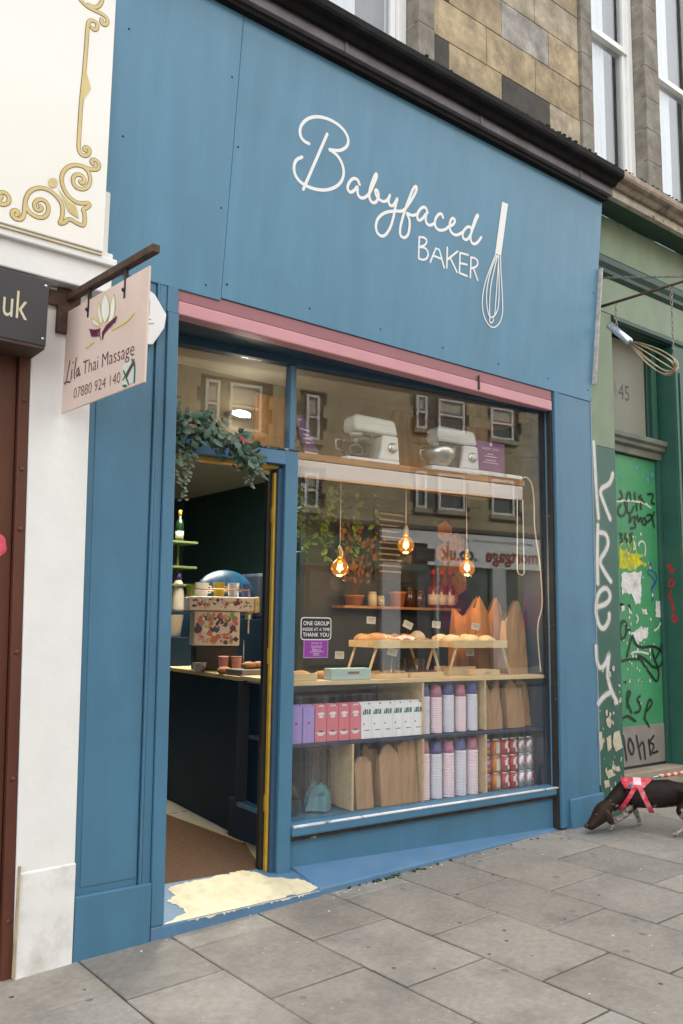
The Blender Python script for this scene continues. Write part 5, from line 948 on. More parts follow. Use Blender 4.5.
# extra pastries
for k in range(5): lump('pastry', 'sugared pastry in the back row on the left riser, %s from the left' % ['first', 'second', 'third', 'fourth', 'fifth'][k], 'pastries on the left riser', 1.90+k*.10, .47, 1.527, .062, (1.1, .9, .75), [loaf, pastry][k % 2], 60+k, 'pastry')
for k in range(4): lump('pastry', 'golden pastry in the back row on the right riser, %s from the left' % ['first', 'second', 'third', 'fourth'][k], 'pastries on the right riser', 2.63+k*.13, .45, 1.527, .068, (1.1, .9, .7), [icing, pastry][k % 2], 70+k, 'pastry')
for k in range(6): lump('biscuit', 'brown biscuit along the front edge of the left riser, %s from the left' % ['first', 'second', 'third', 'fourth', 'fifth', 'sixth'][k], 'biscuits on the left riser', 1.87+k*.095, .262, 1.527, .034, (1.1, .9, .7), [pastry, loaf, pastry][k % 3], 80+k, 'biscuit')
def tray(label, s0, s1, d0, d1, h, m=pine): t = thing('wooden_tray', label, 'tray', W(s0, d0, 1.286), 'low timber trays on the top board'); bb = MB(); bb.box(s0, s1, d0, d0+.008, 1.2865, 1.2865+h, W); bb.box(s0, s1, d1-.008, d1, 1.2865, 1.2865+h, W); bb.box(s0, s0+.008, d0+.009, d1-.009, 1.2865, 1.2865+h, W); bb.box(s1-.008, s1, d0+.009, d1-.009, 1.2865, 1.2865+h, W); bb.box(s0+.01, s1-.01, d0+.01, d1-.01, 1.288, 1.294, W); bb.build('tray', m, t, .002); return t
tray('low timber tray with brown buns under the left riser', 1.76, 2.04, .10, .32, .032); tray('low timber tray with dark brownies right of the first tray', 2.07, 2.37, .10, .32, .036); tt = tray('low timber tray with printed front under the right riser', 2.66, 2.90, .07, .22, .045)
b = MB(); b.text('CAKES', .024, lambda u, v, l: W(2.74+u, .0692, 1.300+v)); b.build('print', blackink, tt, fix=False)
tray('low timber tray behind the printed one under the right riser', 2.56, 2.83, .26, .44, .06)
rr = random.Random(17)
choc = mat('dark brownie', (.07, .03, .018), .75, .3, 20, bump=1)
for k in range(5): lump('bun', 'brown bun in the tray under the left riser, %s from the left' % ['first', 'second', 'third', 'fourth', 'fifth'][k], 'buns under the left riser', 1.80+k*.05, .18+.03*(k % 2), 1.295, .035, (1, 1, .8), pastry, 20+k, 'bun')
for k in range(5): lump('brownie', 'dark brownie under the left riser, %s from the left' % ['first', 'second', 'third', 'fourth', 'fifth'][k], 'brownies under the left riser', 2.11+k*.055, .18+.02*(k % 2), 1.296, .036, (1, 1, .8), choc, 30+k, 'brownie')
for k in range(4): lump('bun', 'orange brown bun under the right riser, %s from the left' % ['first', 'second', 'third', 'fourth'][k], 'buns under the right riser', 2.60+k*.06, .34, 1.30, .04, (1, 1, .9), pastry, 40+k, 'bun')
for k in range(4): t = cup('glass_tumbler', 'clear glass tumbler behind the trays, %s from the left' % ['first', 'second', 'third', 'fourth'][k], clear, *W(2.10+k*.1, .42, 1.287), .04, .12, 'glass tumblers', cat='glass')
# goods at far left of the board
for k, (s_, d, r, m_, nm, lb) in enumerate([(1.14, .22, .06, pastry, 'bun', 'brown bun at the far left of the top board'), (1.26, .28, .065, loaf, 'bun', 'sugared bun behind the blue tray, far left'), (1.42, .26, .06, loaf, 'bun', 'sugared bun behind the blue tray, right one'), (1.62, .42, .06, pastry, 'bun', 'brown bun behind the left riser leg')]): lump(nm, lb, 'buns at the left of the board', s_, d, 1.287, r, (1.2, 1, .6), m_, 50+k, 'bun')
t = thing('crate', 'pale timber crate edge at the far left of the top board', 'crate', W(1.1, .1, 1.286)); BW('front', pine, t, 1.045, 1.26, .06, .075, 1.2865, 1.335, .003); BW('base', pine, t, 1.045, 1.26, .076, .2, 1.2865, 1.296, .002)
# price cards on sticks
cardm = mat('cream card', (.55, .50, .42), .7, .04); 
def card(label, s, d, z, zb, rot=0, tilt=0):
    t = thing('price_card', label, 'card', W(s, d, z), 'price cards on sticks'); bb = MB(); bb.box(-.038, .038, -.001, .001, -.026, .026); o = bb.build('card', cardm, None); o.parent = t
    bb = MB(); bb.tube([(0, .002, -.02), (0, .002, zb-z)], .0022, 5); o2 = bb.build('stick', black, None); o2.parent = t; t.rotation_euler.z = R_(rot); o.rotation_euler.y = R_(tilt)
    bb = MB()
    for v, a in ((.012, .03), (.002, .026), (-.008, .02)): bb.faces([(-a, -.0016, v), (a, -.0016, v), (a, -.0016, v+.003), (-a, -.0016, v+.003)], [(0, 1, 2, 3)])
    o3 = bb.build('writing', dg, None, fix=False); o3.parent = t; o3.rotation_euler.y = R_(tilt)
card('upright price card above the dusted loaf', 1.90, .36, 1.69, 1.55, -8, 3); card('tilted price card above the wrapped white cake', 2.24, .36, 1.66, 1.55, -20, 24); card('small price card between the two risers, above the wrapped loaf', 2.50, .34, 1.665, 1.54, -12, 6); card('price card above the cream cakes on the right riser', 2.90, .34, 1.655, 1.55, -10, 10); card('tilted price card under the left riser', 2.05, .30, 1.46, 1.30, -25, 12); card('price card under the right riser', 2.86, .36, 1.45, 1.30, -10, 2); card('price card at the left of the left riser', 1.62, .35, 1.44, 1.30, -5, 2)
# pendant lamps
for k, (s_, z, lb) in enumerate([(1.613, 2.06, 'glowing globe bulb on a cord at the left of the window'), (2.211, 2.26, 'glowing globe bulb on a cord hanging highest, in the middle'), (2.824, 2.115, 'glowing globe bulb on a cord at the right of the window')]):
    t = thing('pendant_bulb', lb, 'lamp', W(s_, .35, z), 'bare bulb pendants in the window'); x_, y_, _ = W(s_, .35, z); R0 = .064
    b = MB(); b.lathe([(.0, z-R0)]+[(R0*sin(a), z-R0*cos(a)) for a in [.35*i for i in range(1, 8)]]+[(.016, z+.075)], (x_, y_, 0), 20); b.build('globe', amber, t)
    b = MB(); b.tube([(x_-.018, y_, z-.01), (x_-.012, y_, z+.022), (x_+.0, y_, z-.022), (x_+.014, y_, z+.022), (x_+.02, y_, z-.01)], .0065, 6); b.build('filament', filament, t)
    b = MB(); b.lathe([(.017, z+.075), (.02, z+.08), (.02, z+.13), (.012, z+.15), (.004, z+.17)], (x_, y_, 0), 14); b.build('holder', mat('brass holder', (.5, .38, .16), .35, metal=.9), t)
    b = MB(); b.tube([(x_, y_, z+.16), (x_, y_, 2.752)], .004, 6); b.build('cord', mat('pale fabric cord', (.55, .50, .42), .8), t)
    pl_ = bpy.data.lights.new('bulb_light', 'POINT'); pl_.energy = 3.5; pl_.color = (1, .6, .25); pl_.shadow_soft_size = .06; q = bpy.data.objects.new('bulb_light', pl_); COL.objects.link(q); q.parent = t; q.location = (0, -.0, -.10)
# shelf on the partition with jars and pots
ps = thing('wall_shelf', 'thin orange timber shelf on the dark wall behind the window display', 'shelf', (3.1, 1.2, 1.8)); B('board', shelfwood, ps, 2.58, 3.92, 1.14, 1.308, 1.79, 1.812, .003)
terra = mat('terracotta', (.34, .13, .06), .8, .1, 8)
def pot(label, x, y, r, h, m_, nm='plant_pot', cat='pot'): t = thing(nm, label, cat, (0, 0, 0), 'pots on the wall shelf' if cat == 'pot' else None); b = MB(); b.lathe([(r*.75, 0), (r, h*.85), (r*1.08, h*.86), (r*1.08, h), (r*.95, h), (r*.9, h*.9), (0, h*.88)], n=18); o = b.build('body', m_, None); o.parent = t; t.location = (x, y, 1.813); return t
pot('low terracotta pot at the left of the wall shelf', 2.74, 1.22, .085, .085, terra); pot('taller terracotta pot with a green sprig on the wall shelf', 3.22, 1.22, .075, .13, terra)
for k, (x, r, h, m_, nm, cat, lb) in enumerate([(2.94, .04, .12, mat('cream tin', (.5, .46, .33), .5), 'tin', 'tin', 'cream tin between the two pots'), (3.03, .035, .09, mat('speckled tin', (.35, .33, .28), .5, .5, 40), 'tin', 'tin', 'speckled tin right of the cream tin'), (3.36, .055, .17, mat('dark jam jar', (.05, .02, .015), .25, .4, 30, coat=.4), 'jar', 'jar', 'dark jar with a pale lid right of the terracotta pot'), (3.48, .05, .15, mat('dark jam jar', (1, 1, 1)), 'jar', 'jar', 'dark jar right of the first dark jar')]):
    b = MB(); b.lathe([(r, 0), (r, h*.8), (r*.8, h*.86), (r*.85, h*.86), (r*.85, h), (0, h)], n=16); t = b.build(nm, m_); tag(t, lb, cat); t.location = (x, 1.22, 1.813)
for k, x in enumerate([3.64, 3.745, 3.85]):
    t = thing('liquor_bottle', 'dark red bottle with cream label, %s of three on the wall shelf' % ['left', 'middle', 'right'][k], 'bottle', (0, 0, 0), 'red bottles on the wall shelf'); b = MB(); b.lathe([(.046, 0), (.048, .17), (.03, .2), (.016, .22), (.016, .30)], n=16); o = b.build('body', mat('ruby bottle', (.16, .02, .02), .2, .2, 9, coat=.5), None); o.parent = t
    b = MB(); b.lathe([(.0488, .03), (.0488, .12)], n=16); o = b.build('label', mat('cream bottle label', (.6, .5, .4), .6), None); o.parent = t
    b = MB(); b.lathe([(.018, .30), (.018, .345), (0, .345)], n=12); o = b.build('cap', rd, None); o.parent = t; t.location = (x, 1.21, 1.813)
# menu board, cork hexagons
mb = thing('menu_board', 'dark menu board with rows of pale chalk writing behind the window', 'menu board', (3.2, 1.3, 2.1)); B('board', mat('chalkboard', (.03, .032, .033), .7, .2, 3), mb, 3.02, 3.44, 1.285, 1.308, 2.03, 2.66, .004)
b = MB(); rr = random.Random(2)
for k in range(11): z = 2.61-k*.05; b.faces([(3.07, 1.2835, z), (3.07+rr.uniform(.18, .32), 1.2835, z), (3.07+.25, 1.2835, z+.014), (3.07, 1.2835, z+.014)], [(0, 1, 2, 3)])
b.build('writing', mat('chalk', (.28, .27, .25), .8, .5, 60), mb, fix=False)
cork = mat('orange cork', (.42, .18, .055), .85, .25, 24, bump=.8)
hexs = [(4.02, 2.50), (4.14, 2.36), (3.90, 2.36), (4.02, 2.22), (4.14, 2.08), (3.93, 2.06), (3.90, 1.92), (4.0, 1.97)]
hexs = [(3.88, 2.52), (4.02, 2.42), (3.87, 2.32), (4.02, 2.22), (3.88, 2.12), (4.05, 2.05), (3.95, 1.93)]
for k, (x, z) in enumerate(hexs):
    b = MB(); b.prism([(x+.105*cos(pi/3*i+.5), 1.296, z+.105*sin(pi/3*i+.5)) for i in range(6)], (0, .012, 0)); o = b.build('cork_tile', cork, None, .003); tag(o, 'orange hexagonal cork tile on the dark wall, %s from the top' % ['first', 'second', 'third', 'fourth', 'fifth', 'sixth', 'seventh'][k], 'cork tile', 'hexagonal cork tiles')
    o.location.y = -.0005*k-.012*(k % 2)
# dried bouquet
def leaf(b, c, d, up, L_, w_): 
    c, d, up = Vector(c), Vector(d).normalized(), Vector(up); s_ = d.cross(up); s_ = s_.normalized()*w_ if s_.length > .01 else Vector((w_, 0, 0)); n_ = s_.cross(d).normalized()*w_*.35
    b.faces([tuple(c), tuple(c+d*L_*.35+s_-n_*.4), tuple(c+d*L_*.75+s_*.75-n_*.3), tuple(c+d*L_), tuple(c+d*L_*.75-s_*.75-n_*.3), tuple(c+d*L_*.35-s_-n_*.4), tuple(c+d*L_*.55+n_)], [(0, 1, 6), (1, 2, 6), (2, 3, 6), (3, 4, 6), (4, 5, 6), (5, 0, 6)], smooth=True)
rr = random.Random(44); t = thing('dried_leaves', 'dried orange brown leaves in a pot on the wall shelf behind the left bulb', 'plant', (2.85, 1.22, 1.9)); b = MB()
for k in range(90): a = rr.uniform(-.9, .9); r = rr.uniform(.1, .55); c = (2.76+r*sin(a)*.55, 1.2+rr.uniform(-.06, .06), 1.9+r*cos(a)*1.1); leaf(b, c, (sin(a)+rr.uniform(-.4, .4), rr.uniform(-.3, .3), cos(a)+rr.uniform(-.4, .4)), (rr.uniform(-1, 1), -1, rr.uniform(-1, 1)), rr.uniform(.04, .08), rr.uniform(.012, .025))
b.build('leaves', mat('dried leaf', (.17, .075, .03), .8, .4, 30), t, fix=False); b = MB()
for k in range(7): a = -.6+.2*k; b.tube([(2.74, 1.22, 1.85), (2.75+.3*sin(a)*.55, 1.2, 1.9+.3*cos(a))], .003, 5)
b.build('stems', mat('dried stem', (.12, .07, .03), .8), t)
# hanging trailing plant inside
t = thing('trailing_plant', 'green trailing plant hanging inside behind the blind at the left', 'plant', (2, 1.2, 2.8)); b = MB(); rr = random.Random(46)
for q in range(26):
    x, y = rr.uniform(1.9, 2.75), rr.uniform(1.0, 1.35); z = 2.78; n = rr.randint(4, 13)
    for k in range(n): x += rr.uniform(-.02, .02); z -= .045; leaf(b, (x, y, z), (rr.uniform(-1, 1), rr.uniform(-1, .2), rr.uniform(-1, .1)), (rr.uniform(-.5, .5), -1, .5), rr.uniform(.05, .085), rr.uniform(.014, .024))
b.build('leaves', mat('fresh leaf', (.10, .20, .035), .5, .5, 20), t, fix=False); b = MB(); b.box(1.9, 2.75, 1.1, 1.3, 2.79, 2.83); b.build('trough', black, t)
# window stickers
sk = thing('window_sticker', 'black rounded sticker on the glass reading ONE GROUP INSIDE AT A TIME THANK YOU', 'sticker', W(1.2, .015, 1.6))
gw = lambda u, v, l: W(u, .0188-l, v)
def rrect(u0, u1, v0, v1, r): return [(cx+r*cos(a), cy+r*sin(a)) for cx, cy, a0 in ((u1-r, v1-r, 0), (u0+r, v1-r, pi/2), (u0+r, v0+r, pi), (u1-r, v0+r, 1.5*pi)) for a in [a0+i*pi/8 for i in range(5)]]
def plate(name, m, par, pts, l, th=.0008): b = MB(); a = [gw(u, v, l) for u, v in pts]; o_ = NN*-th; b.prism(a, o_); return b.build(name, m, par)
plate('border', whiteplastic, sk, rrect(1.100, 1.335, 1.553, 1.700, .022), 0); plate('face', slate, sk, rrect(1.106, 1.329, 1.559, 1.694, .018), .0010)
b = MB()
for ln_, z in (('ONE GROUP', 1.648), ('INSIDE AT A TIME', 1.612), ('THANK YOU', 1.574)): b.text(ln_, .038 if len(ln_) < 12 else .029, lambda u, v, l: gw(1.2175+u, z+v, .0022), align='CENTER', sx=.92)
b.build('lettering', signwhite, sk, fix=False)
s2 = thing('membership_sticker', 'purple square sticker on the glass below the black one', 'sticker', W(1.2, .015, 1.49)); plate('border', mat('lilac border', (.5, .35, .55), .5), s2, [(1.125, 1.437), (1.312, 1.437), (1.312, 1.551), (1.125, 1.551)], 0); plate('face', mat('violet vinyl', (.24, .04, .28), .4), s2, [(1.129, 1.441), (1.308, 1.441), (1.308, 1.549), (1.129, 1.549)], .0010)
b = MB()
for tx, z, h in (('Member of', 1.527, .018), ('Scottish', 1.503, .026), ('Bakers', 1.483, .024), ('2021', 1.452, .026)): b.text(tx, h, lambda u, v, l: gw(1.222+u, z+v, .0022), align='CENTER')
b.faces([gw(1.17, 1.475, .0022), gw(1.28, 1.475, .0022), gw(1.28, 1.478, .0022), gw(1.17, 1.478, .0022)], [(0, 1, 2, 3)]); b.build('lettering', mat('pale lilac print', (1, 1, 1)), s2, fix=False)
# leaf garland over the door
gl = thing('leaf_garland', 'garland of eucalyptus and ivy leaves hanging over the open doorway', 'garland', (.8, .25, 2.75)); rr = random.Random(77)
lm = [mat('blue green leaf', (.06, .115, .075), .5, .25, 20), mat('deep ivy leaf', (.018, .06, .032), .45, .3, 20), mat('grey green leaf', (.07, .10, .065), .6, .25, 20)]
bs = [MB(), MB(), MB()]; spine = [(.46, .20, 2.70), (.56, .18, 2.82), (.70, .17, 2.84), (.86, .17, 2.76), (1.0, .17, 2.72), (1.12, .18, 2.65)]
def along(t_): i = min(int(t_*(len(spine)-1)), len(spine)-2); f = t_*(len(spine)-1)-i; return Vector(spine[i]).lerp(Vector(spine[i+1]), f)
for k in range(380):
    t_ = rr.random()**1.2; c = along(t_); wd = .10*(1-.5*t_); c = c+Vector((rr.gauss(0, wd*.6), rr.uniform(-.09, .05), rr.gauss(-.02, wd*.75))); kind = 0 if rr.random() < .4 else (1 if rr.random() < .6 else 2)
    if kind == 0: leaf(bs[0], c, (rr.uniform(-1, 1), rr.uniform(-.8, .3), rr.uniform(-1, .6)), (rr.uniform(-.4, .4), -1, rr.uniform(0, 1)), rr.uniform(.045, .085), rr.uniform(.018, .032))
    else: leaf(bs[kind], c, (rr.uniform(-1, 1), rr.uniform(-.8, .3), rr.uniform(-1, .7)), (rr.uniform(-.5, .5), -1, rr.uniform(-.2, 1)), rr.uniform(.03, .06), rr.uniform(.010, .020))
bs3 = [bs[2], MB()]; bs.append(bs3[1]); lm.append(mat('pale sage leaf', (.17, .21, .13), .55, .3, 30))
for (x, z, n) in ((.50, 2.66, 8), (.55, 2.66, 9), (.60, 2.68, 14), (.63, 2.66, 8), (1.02, 2.64, 6), (1.06, 2.64, 7), (.95, 2.66, 4), (.47, 2.7, 9)):
    for k in range(n): 
        for q in (0, 1): leaf(bs3[q], (x+rr.uniform(-.012, .012), .17+rr.uniform(-.01, .01), z-k*.024), ((-1, 1)[q]*rr.uniform(.5, 1), rr.uniform(-.5, 0), rr.uniform(-.9, .1)), (0, -1, .4), rr.uniform(.022, .036), rr.uniform(.008, .013))
for i, q in enumerate(bs): q.build('leaves', lm[i], gl, fix=False)
b = MB(); b.tube([p for p in spine], .007, 6)
for (x, z, n) in ((.63, 2.68, 13), (.55, 2.66, 7), (1.10, 2.64, 7)): b.tube([(x-.03, .17, z+.06), (x-.03, .17, z-n*.024)], .002, 5)
b.build('stems', mat('twig', (.06, .05, .03), .8), gl)
b = MB()
for c in ((.93, .09, 2.76), (.95, .085, 2.745), (.92, .095, 2.74)): b.ball(c, .017, 8, 6)
b.build('red_flower', mat('scarlet petals', (.5, .015, .01), .5), gl)
# ================================================================ WHISK SIGN on its bracket
wb = thing('iron_bracket', 'rusty iron bar and chain stay projecting over the pavement', 'bracket', (4.4, -.05, 4.4))
b = MB(); b.tube([(4.4, -.03, 4.41), (4.4, -.45, 4.402), (4.4, -1.0, 4.39)], [.014, .012, .011], 8); b.build('bar', rust, wb)
B('batten', mat('chalky wall batten', (.5, .48, .45), .7, .2, 20, dirt=(.25, .12, .06), damt=.6, dscale=14), wb, 4.334, 4.350, -.135, .0, 3.72, 4.72, .003, lambda x, y, z: (x, y+FK*(z-3.57)+.1 if y < -.05 else y, z))
def links(bb, a, c, pitch=.026, r=.0035, wd=.009):
    a, c = Vector(a), Vector(c); n = max(2, int((c-a).length/pitch)); d = (c-a).normalized(); s1 = d.orthogonal().normalized(); s2 = d.cross(s1)
    for k in range(n):
        m_ = a.lerp(c, (k+.5)/n); s_ = s1 if k % 2 else s2; h = (c-a).length/n*.68
        bb.tube([tuple(m_+d*h*cos(q)+s_*wd*sin(q)) for q in [2*pi*i/8 for i in range(8)]], r, 5, closed=True)
b = MB(); links(b, (4.4, -.075, 4.67), (4.4, -.86, 4.43), .03); b.build('stay_chain', chaincol, wb)
b = MB(); b.tube([(4.4, -.075+.02*cos(a), 4.67+.02*sin(a)) for a in [2*pi*i/10 for i in range(10)]], .004, 6, closed=True); b.build('ring', chaincol, wb)
wk = thing('whisk_sign', 'giant balloon whisk with silver handle hanging on chains from the bracket', 'whisk', (4.4, -.35, 3.95))
hA, hB = Vector((4.4, -.150, 4.228)), Vector((4.4, -.352, 4.02)); b = MB()
b.tube([tuple(hA), tuple(hA.lerp(hB, .03)), tuple(hA.lerp(hB, .97)), tuple(hB)], [.022, .032, .030, .024], 14); b.build('handle', mat('polished whisk handle', (.66, .68, .72), .25, .05, 12, metal=.75), wk)
tip = Vector((4.4, -.745, 3.685)); ax = (tip-hB); Lw = ax.length; ax.normalize(); up = Vector((1, 0, 0)).cross(ax).normalized(); b = MB()
for k in range(5):
    a = pi*k/5+.2; s_ = up*cos(a)+Vector((1, 0, 0))*sin(a); pts = []
    for i in range(25):
        q = -1+2*i/24; tt_ = 1-q*q; rr_ = .125*(1 if q > 0 else -1)*(abs(q)**.7 * (1-abs(q))**.75)*1.75
        pts.append(tuple(hB+ax*Lw*(1-abs(q)**1.9)*1.0+s_*rr_ - ax*.01))
    b.tube(pts, .0048, 6)
b.build('wires', mat('tarnished brass wire', (.42, .33, .2), .4, .2, 20, metal=.8), wk)
b = MB(); links(b, (4.4, -.225, 4.395), (4.4, -.225, 4.19), .028); links(b, (4.4, -.735, 4.39), (4.4, -.735, 3.80), .03); b.build('hanging_chain', chaincol, wk)

# ================================================================ DOG
def skin(name, pts, edges, m, parent, root=0, sub=2):
    me = bpy.data.meshes.new(name); me.from_pydata([p[0] for p in pts], edges, []); o = bpy.data.objects.new(name, me); COL.objects.link(o)
    md = o.modifiers.new('skin', 'SKIN'); md.use_smooth_shade = True
    for i, p in enumerate(pts): me.skin_vertices[0].data[i].radius = p[1] if isinstance(p[1], tuple) else (p[1], p[1])
    me.skin_vertices[0].data[root].use_root = True
    s_ = o.modifiers.new('sub', 'SUBSURF'); s_.levels = sub; s_.render_levels = sub
    dg_ = bpy.context.evaluated_depsgraph_get(); me2 = bpy.data.meshes.new_from_object(o.evaluated_get(dg_)); bpy.data.objects.remove(o)
    for p in me2.polygons: p.use_smooth = True
    me2.materials.clear(); me2.materials.append(m); o = bpy.data.objects.new(name, me2); COL.objects.link(o); o.parent = parent; return o
# dog frame: +x = towards the head, +y = the dog's left (towards the camera), z up from the paving
hip = Vector((4.50, -.68)); sho = Vector((4.215, -.315)); hx_ = (sho-hip).normalized(); lx = Vector((-hx_.y, hx_.x)); dogL = (sho-hip).length
dg0 = thing('dog', 'brown dog with white speckled legs in a red harness, sniffing the foot of the pilaster', 'dog', (4.3, -.45, gz(4.3)))
coat_ = bpy.data.materials.new('dog coat'); coat_.use_nodes = True; tt = coat_.node_tree; bs_ = tt.nodes['Principled BSDF']; N = tt.nodes.new; L = tt.links.new
tc = N('ShaderNodeTexCoord'); sx_ = N('ShaderNodeSeparateXYZ'); L(tc.outputs['Object'], sx_.inputs[0]); nz = N('ShaderNodeTexNoise'); nz.inputs['Scale'].default_value = 22; nz.inputs['Detail'].default_value = 6; L(tc.outputs['Object'], nz.inputs['Vector'])
ad = N('ShaderNodeMath'); ad.operation = 'MULTIPLY_ADD'; ad.inputs[1].default_value = .30; L(nz.outputs[0], ad.inputs[0]); L(sx_.outputs['Z'], ad.inputs[2])
cr_ = N('ShaderNodeValToRGB'); e_ = cr_.color_ramp.elements; e_[0].position = .295; e_[0].color = (.34, .30, .27, 1); e_[1].position = .335; e_[1].color = (.015, .008, .006, 1); L(ad.outputs[0], cr_.inputs[0])
n2 = N('ShaderNodeTexNoise'); n2.inputs['Scale'].default_value = 60; n2.inputs['Detail'].default_value = 3; L(tc.outputs['Object'], n2.inputs['Vector']); c2 = N('ShaderNodeValToRGB'); c2.color_ramp.elements[0].position = .44; c2.color_ramp.elements[0].color = (.3, .25, .22, 1); c2.color_ramp.elements[1].position = .52; c2.color_ramp.elements[1].color = (1, 1, 1, 1); L(n2.outputs[0], c2.inputs[0])
mm = N('ShaderNodeMix'); mm.data_type = 'RGBA'; mm.blend_type = 'MULTIPLY'; mm.inputs['Factor'].default_value = .8; L(cr_.outputs[0], mm.inputs['A']); L(c2.outputs[0], mm.inputs['B']); hm = N('ShaderNodeMath'); hm.operation = 'LESS_THAN'; hm.inputs[1].default_value = -.262; L(sx_.outputs['X'], hm.inputs[0]); hh = N('ShaderNodeMix'); hh.data_type = 'RGBA'; hh.inputs['B'].default_value = (.028, .013, .008, 1); L(mm.outputs['Result'], hh.inputs['A']); L(hm.outputs[0], hh.inputs['Factor']); L(hh.outputs['Result'], bs_.inputs['Base Color']); bs_.inputs['Roughness'].default_value = .55; bs_.inputs['Specular IOR Level'].default_value = .22
n3 = N('ShaderNodeTexNoise'); n3.inputs['Scale'].default_value = 260; L(tc.outputs['Object'], n3.inputs['Vector']); bp_ = N('ShaderNodeBump'); bp_.inputs['Strength'].default_value = .6; bp_.inputs['Distance'].default_value = .004; L(n3.outputs[0], bp_.inputs['Height']); L(bp_.outputs[0], bs_.inputs['Normal'])
brownfur = mat('liver brown fur', (.045, .022, .014), .55, .35, 40, bump=.6, bscale=260); fur2 = mat('tan brown muzzle fur', (.10, .05, .03), .6, .3, 40, bump=.5, bscale=260)
base = Vector((4.3, -.45))
def dp(x, y, z): p = hip+hx_*(x*dogL)+lx*y; return (p.x-base.x, p.y-base.y, z)
def wp_(X, Y, z): return (X-base.x, Y-base.y, z)
P = [(dp(.5, 0, .268), (.090, .098)), (dp(.15, 0, .29), (.080, .086)), (dp(-.10, 0, .30), (.072, .076)), (dp(.82, 0, .265), (.096, .112)), (dp(1.05, 0, .275), (.080, .098)),   # 0..4 trunk
     (wp_(4.125, -.280, .235), (.066, .070)), (wp_(4.07, -.258, .19), (.050, .052)), (wp_(4.02, -.238, .150), (.078, .080)), (wp_(3.978, -.222, .105), (.062, .060)), (wp_(3.928, -.206, .062), (.043, .038)), (wp_(3.882, -.191, .030), (.038, .032)),  # 5..10 neck, head, muzzle
     (dp(-.2, 0, .325), (.02, .02)), (dp(-.38, .01, .36), (.013, .013)), (dp(-.55, .02, .41), (.008, .008)),   # 11..13 tail
     # left fore (near)
     (dp(.95, .055, .20), (.04, .045)), (wp_(4.165, -.335, .125), (.026, .028)), (wp_(4.10, -.27, .065), (.018, .018)), (wp_(4.085, -.262, .022), (.02, .016)), (wp_(4.06, -.25, .014), (.02, .012)),   # 14..18
     # right fore
     (dp(.95, -.05, .20), (.038, .042)), (wp_(4.34, -.30, .13), (.025, .026)), (wp_(4.40, -.29, .06), (.017, .017)), (wp_(4.40, -.30, .02), (.019, .015)), (wp_(4.375, -.29, .013), (.019, .012)),  # 19..23
     # left hind (near)
     (dp(.02, .05, .25), (.066, .072)), (wp_(4.36, -.66, .175), (.04, .042)), (wp_(4.385, -.735, .10), (.019, .021)), (wp_(4.325, -.67, .035), (.017, .017)), (wp_(4.285, -.645, .015), (.021, .013)),   # 24..28
     # right hind
     (dp(-.0, -.05, .25), (.064, .072)), (dp(-.0, -.075, .165), (.036, .04)), (dp(-.28, -.075, .115), (.019, .02)), (dp(-.22, -.07, .035), (.016, .016)), (dp(-.14, -.07, .014), (.02, .012))]   # 29..33
E_ = [(0, 1), (1, 2), (0, 3), (3, 4), (4, 5), (5, 6), (6, 7), (7, 8), (8, 9), (9, 10), (2, 11), (11, 12), (12, 13), (3, 14), (14, 15), (15, 16), (16, 17), (17, 18), (3, 19), (19, 20), (20, 21), (21, 22), (22, 23), (1, 24), (24, 25), (25, 26), (26, 27), (27, 28), (1, 29), (29, 30), (30, 31), (31, 32), (32, 33)]
body = skin('body', P, E_, coat_, dg0)
# ears
for sgn, nm in ((1, 'near'), (-1, 'far')):
    a0 = Vector(wp_(4.035, -.242, .180))+Vector((lx.x, lx.y, 0))*.072*sgn
    pe = [(tuple(a0), (.012, .02)), (tuple(a0+Vector((lx.x*.012*sgn+.01, lx.y*.012*sgn, -.035))), (.012, .042)), (tuple(a0+Vector((.03, -.01, -.08))), (.010, .044)), (tuple(a0+Vector((.055, -.02, -.12))), (.007, .022))]
    skin('ear', pe, [(0, 1), (1, 2), (2, 3)], brownfur, dg0)
b = MB(); hv = Vector(wp_(3.962, -.216, .128)); lv = Vector((lx.x, lx.y, 0))
for s_ in (1, -1): b.ball(tuple(hv+lv*.060*s_+Vector((-.004, 0, .012))+Vector((4.3, -.45, gz(4.3)))), .009, 10, 8)
b.build('eyes', mat('dark eye', (.01, .006, .004), .1, coat=1), dg0)
b = MB(); b.ball((3.876, -.188, gz(4.3)+.050), .018, 10, 8); b.build('nose', mat('dark nose', (.02, .012, .01), .35), dg0)
# harness: closed bands round the chest
hr = mat('red harness webbing', (.55, .025, .05), .55, .12, 20, dirt=(.75, .45, .5), damt=.7, dscale=18); hz = gz(4.3)
def band(t0, rz, rw, zc, wd, tilt=0, y0=0):
    bb = MB(); pts = []; ring = []
    for i in range(24):
        a = 2*pi*i/24; c = Vector(dp(t0+tilt*cos(a), y0+rw*sin(a), zc+rz*cos(a)))+Vector((4.3, -.45, hz)); ring.append(c)
    ax_ = Vector((hx_.x, hx_.y, 0))*wd; vs = [tuple(c-ax_) for c in ring]+[tuple(c+ax_) for c in ring]
    bb.faces(vs, [(i, (i+1) % 24, 24+(i+1) % 24, 24+i) for i in range(24)]); return bb
hn = band(.74, .121, .110, .262, .020, .12).build('harness', hr, dg0, solid=.006)
h2 = band(.98, .118, .104, .262, .018, -.16).build('chest_strap', hr, hn, solid=.006); h2.location = (0, 0, 0)
b = MB(); vs = []; na, ns = 12, 6
for i_ in range(ns+1):
    for k in range(na+1):
        a = R_(-62+124*k/na); wd_ = 1-.45*(abs(a)/1.08)**2; t_ = .84+(i_/ns-.5)*.50*wd_+.06*abs(a)
        p = Vector(dp(t_, .106*sin(a), .266+.121*cos(a)))+Vector((4.3, -.45, hz)); vs.append(tuple(p))
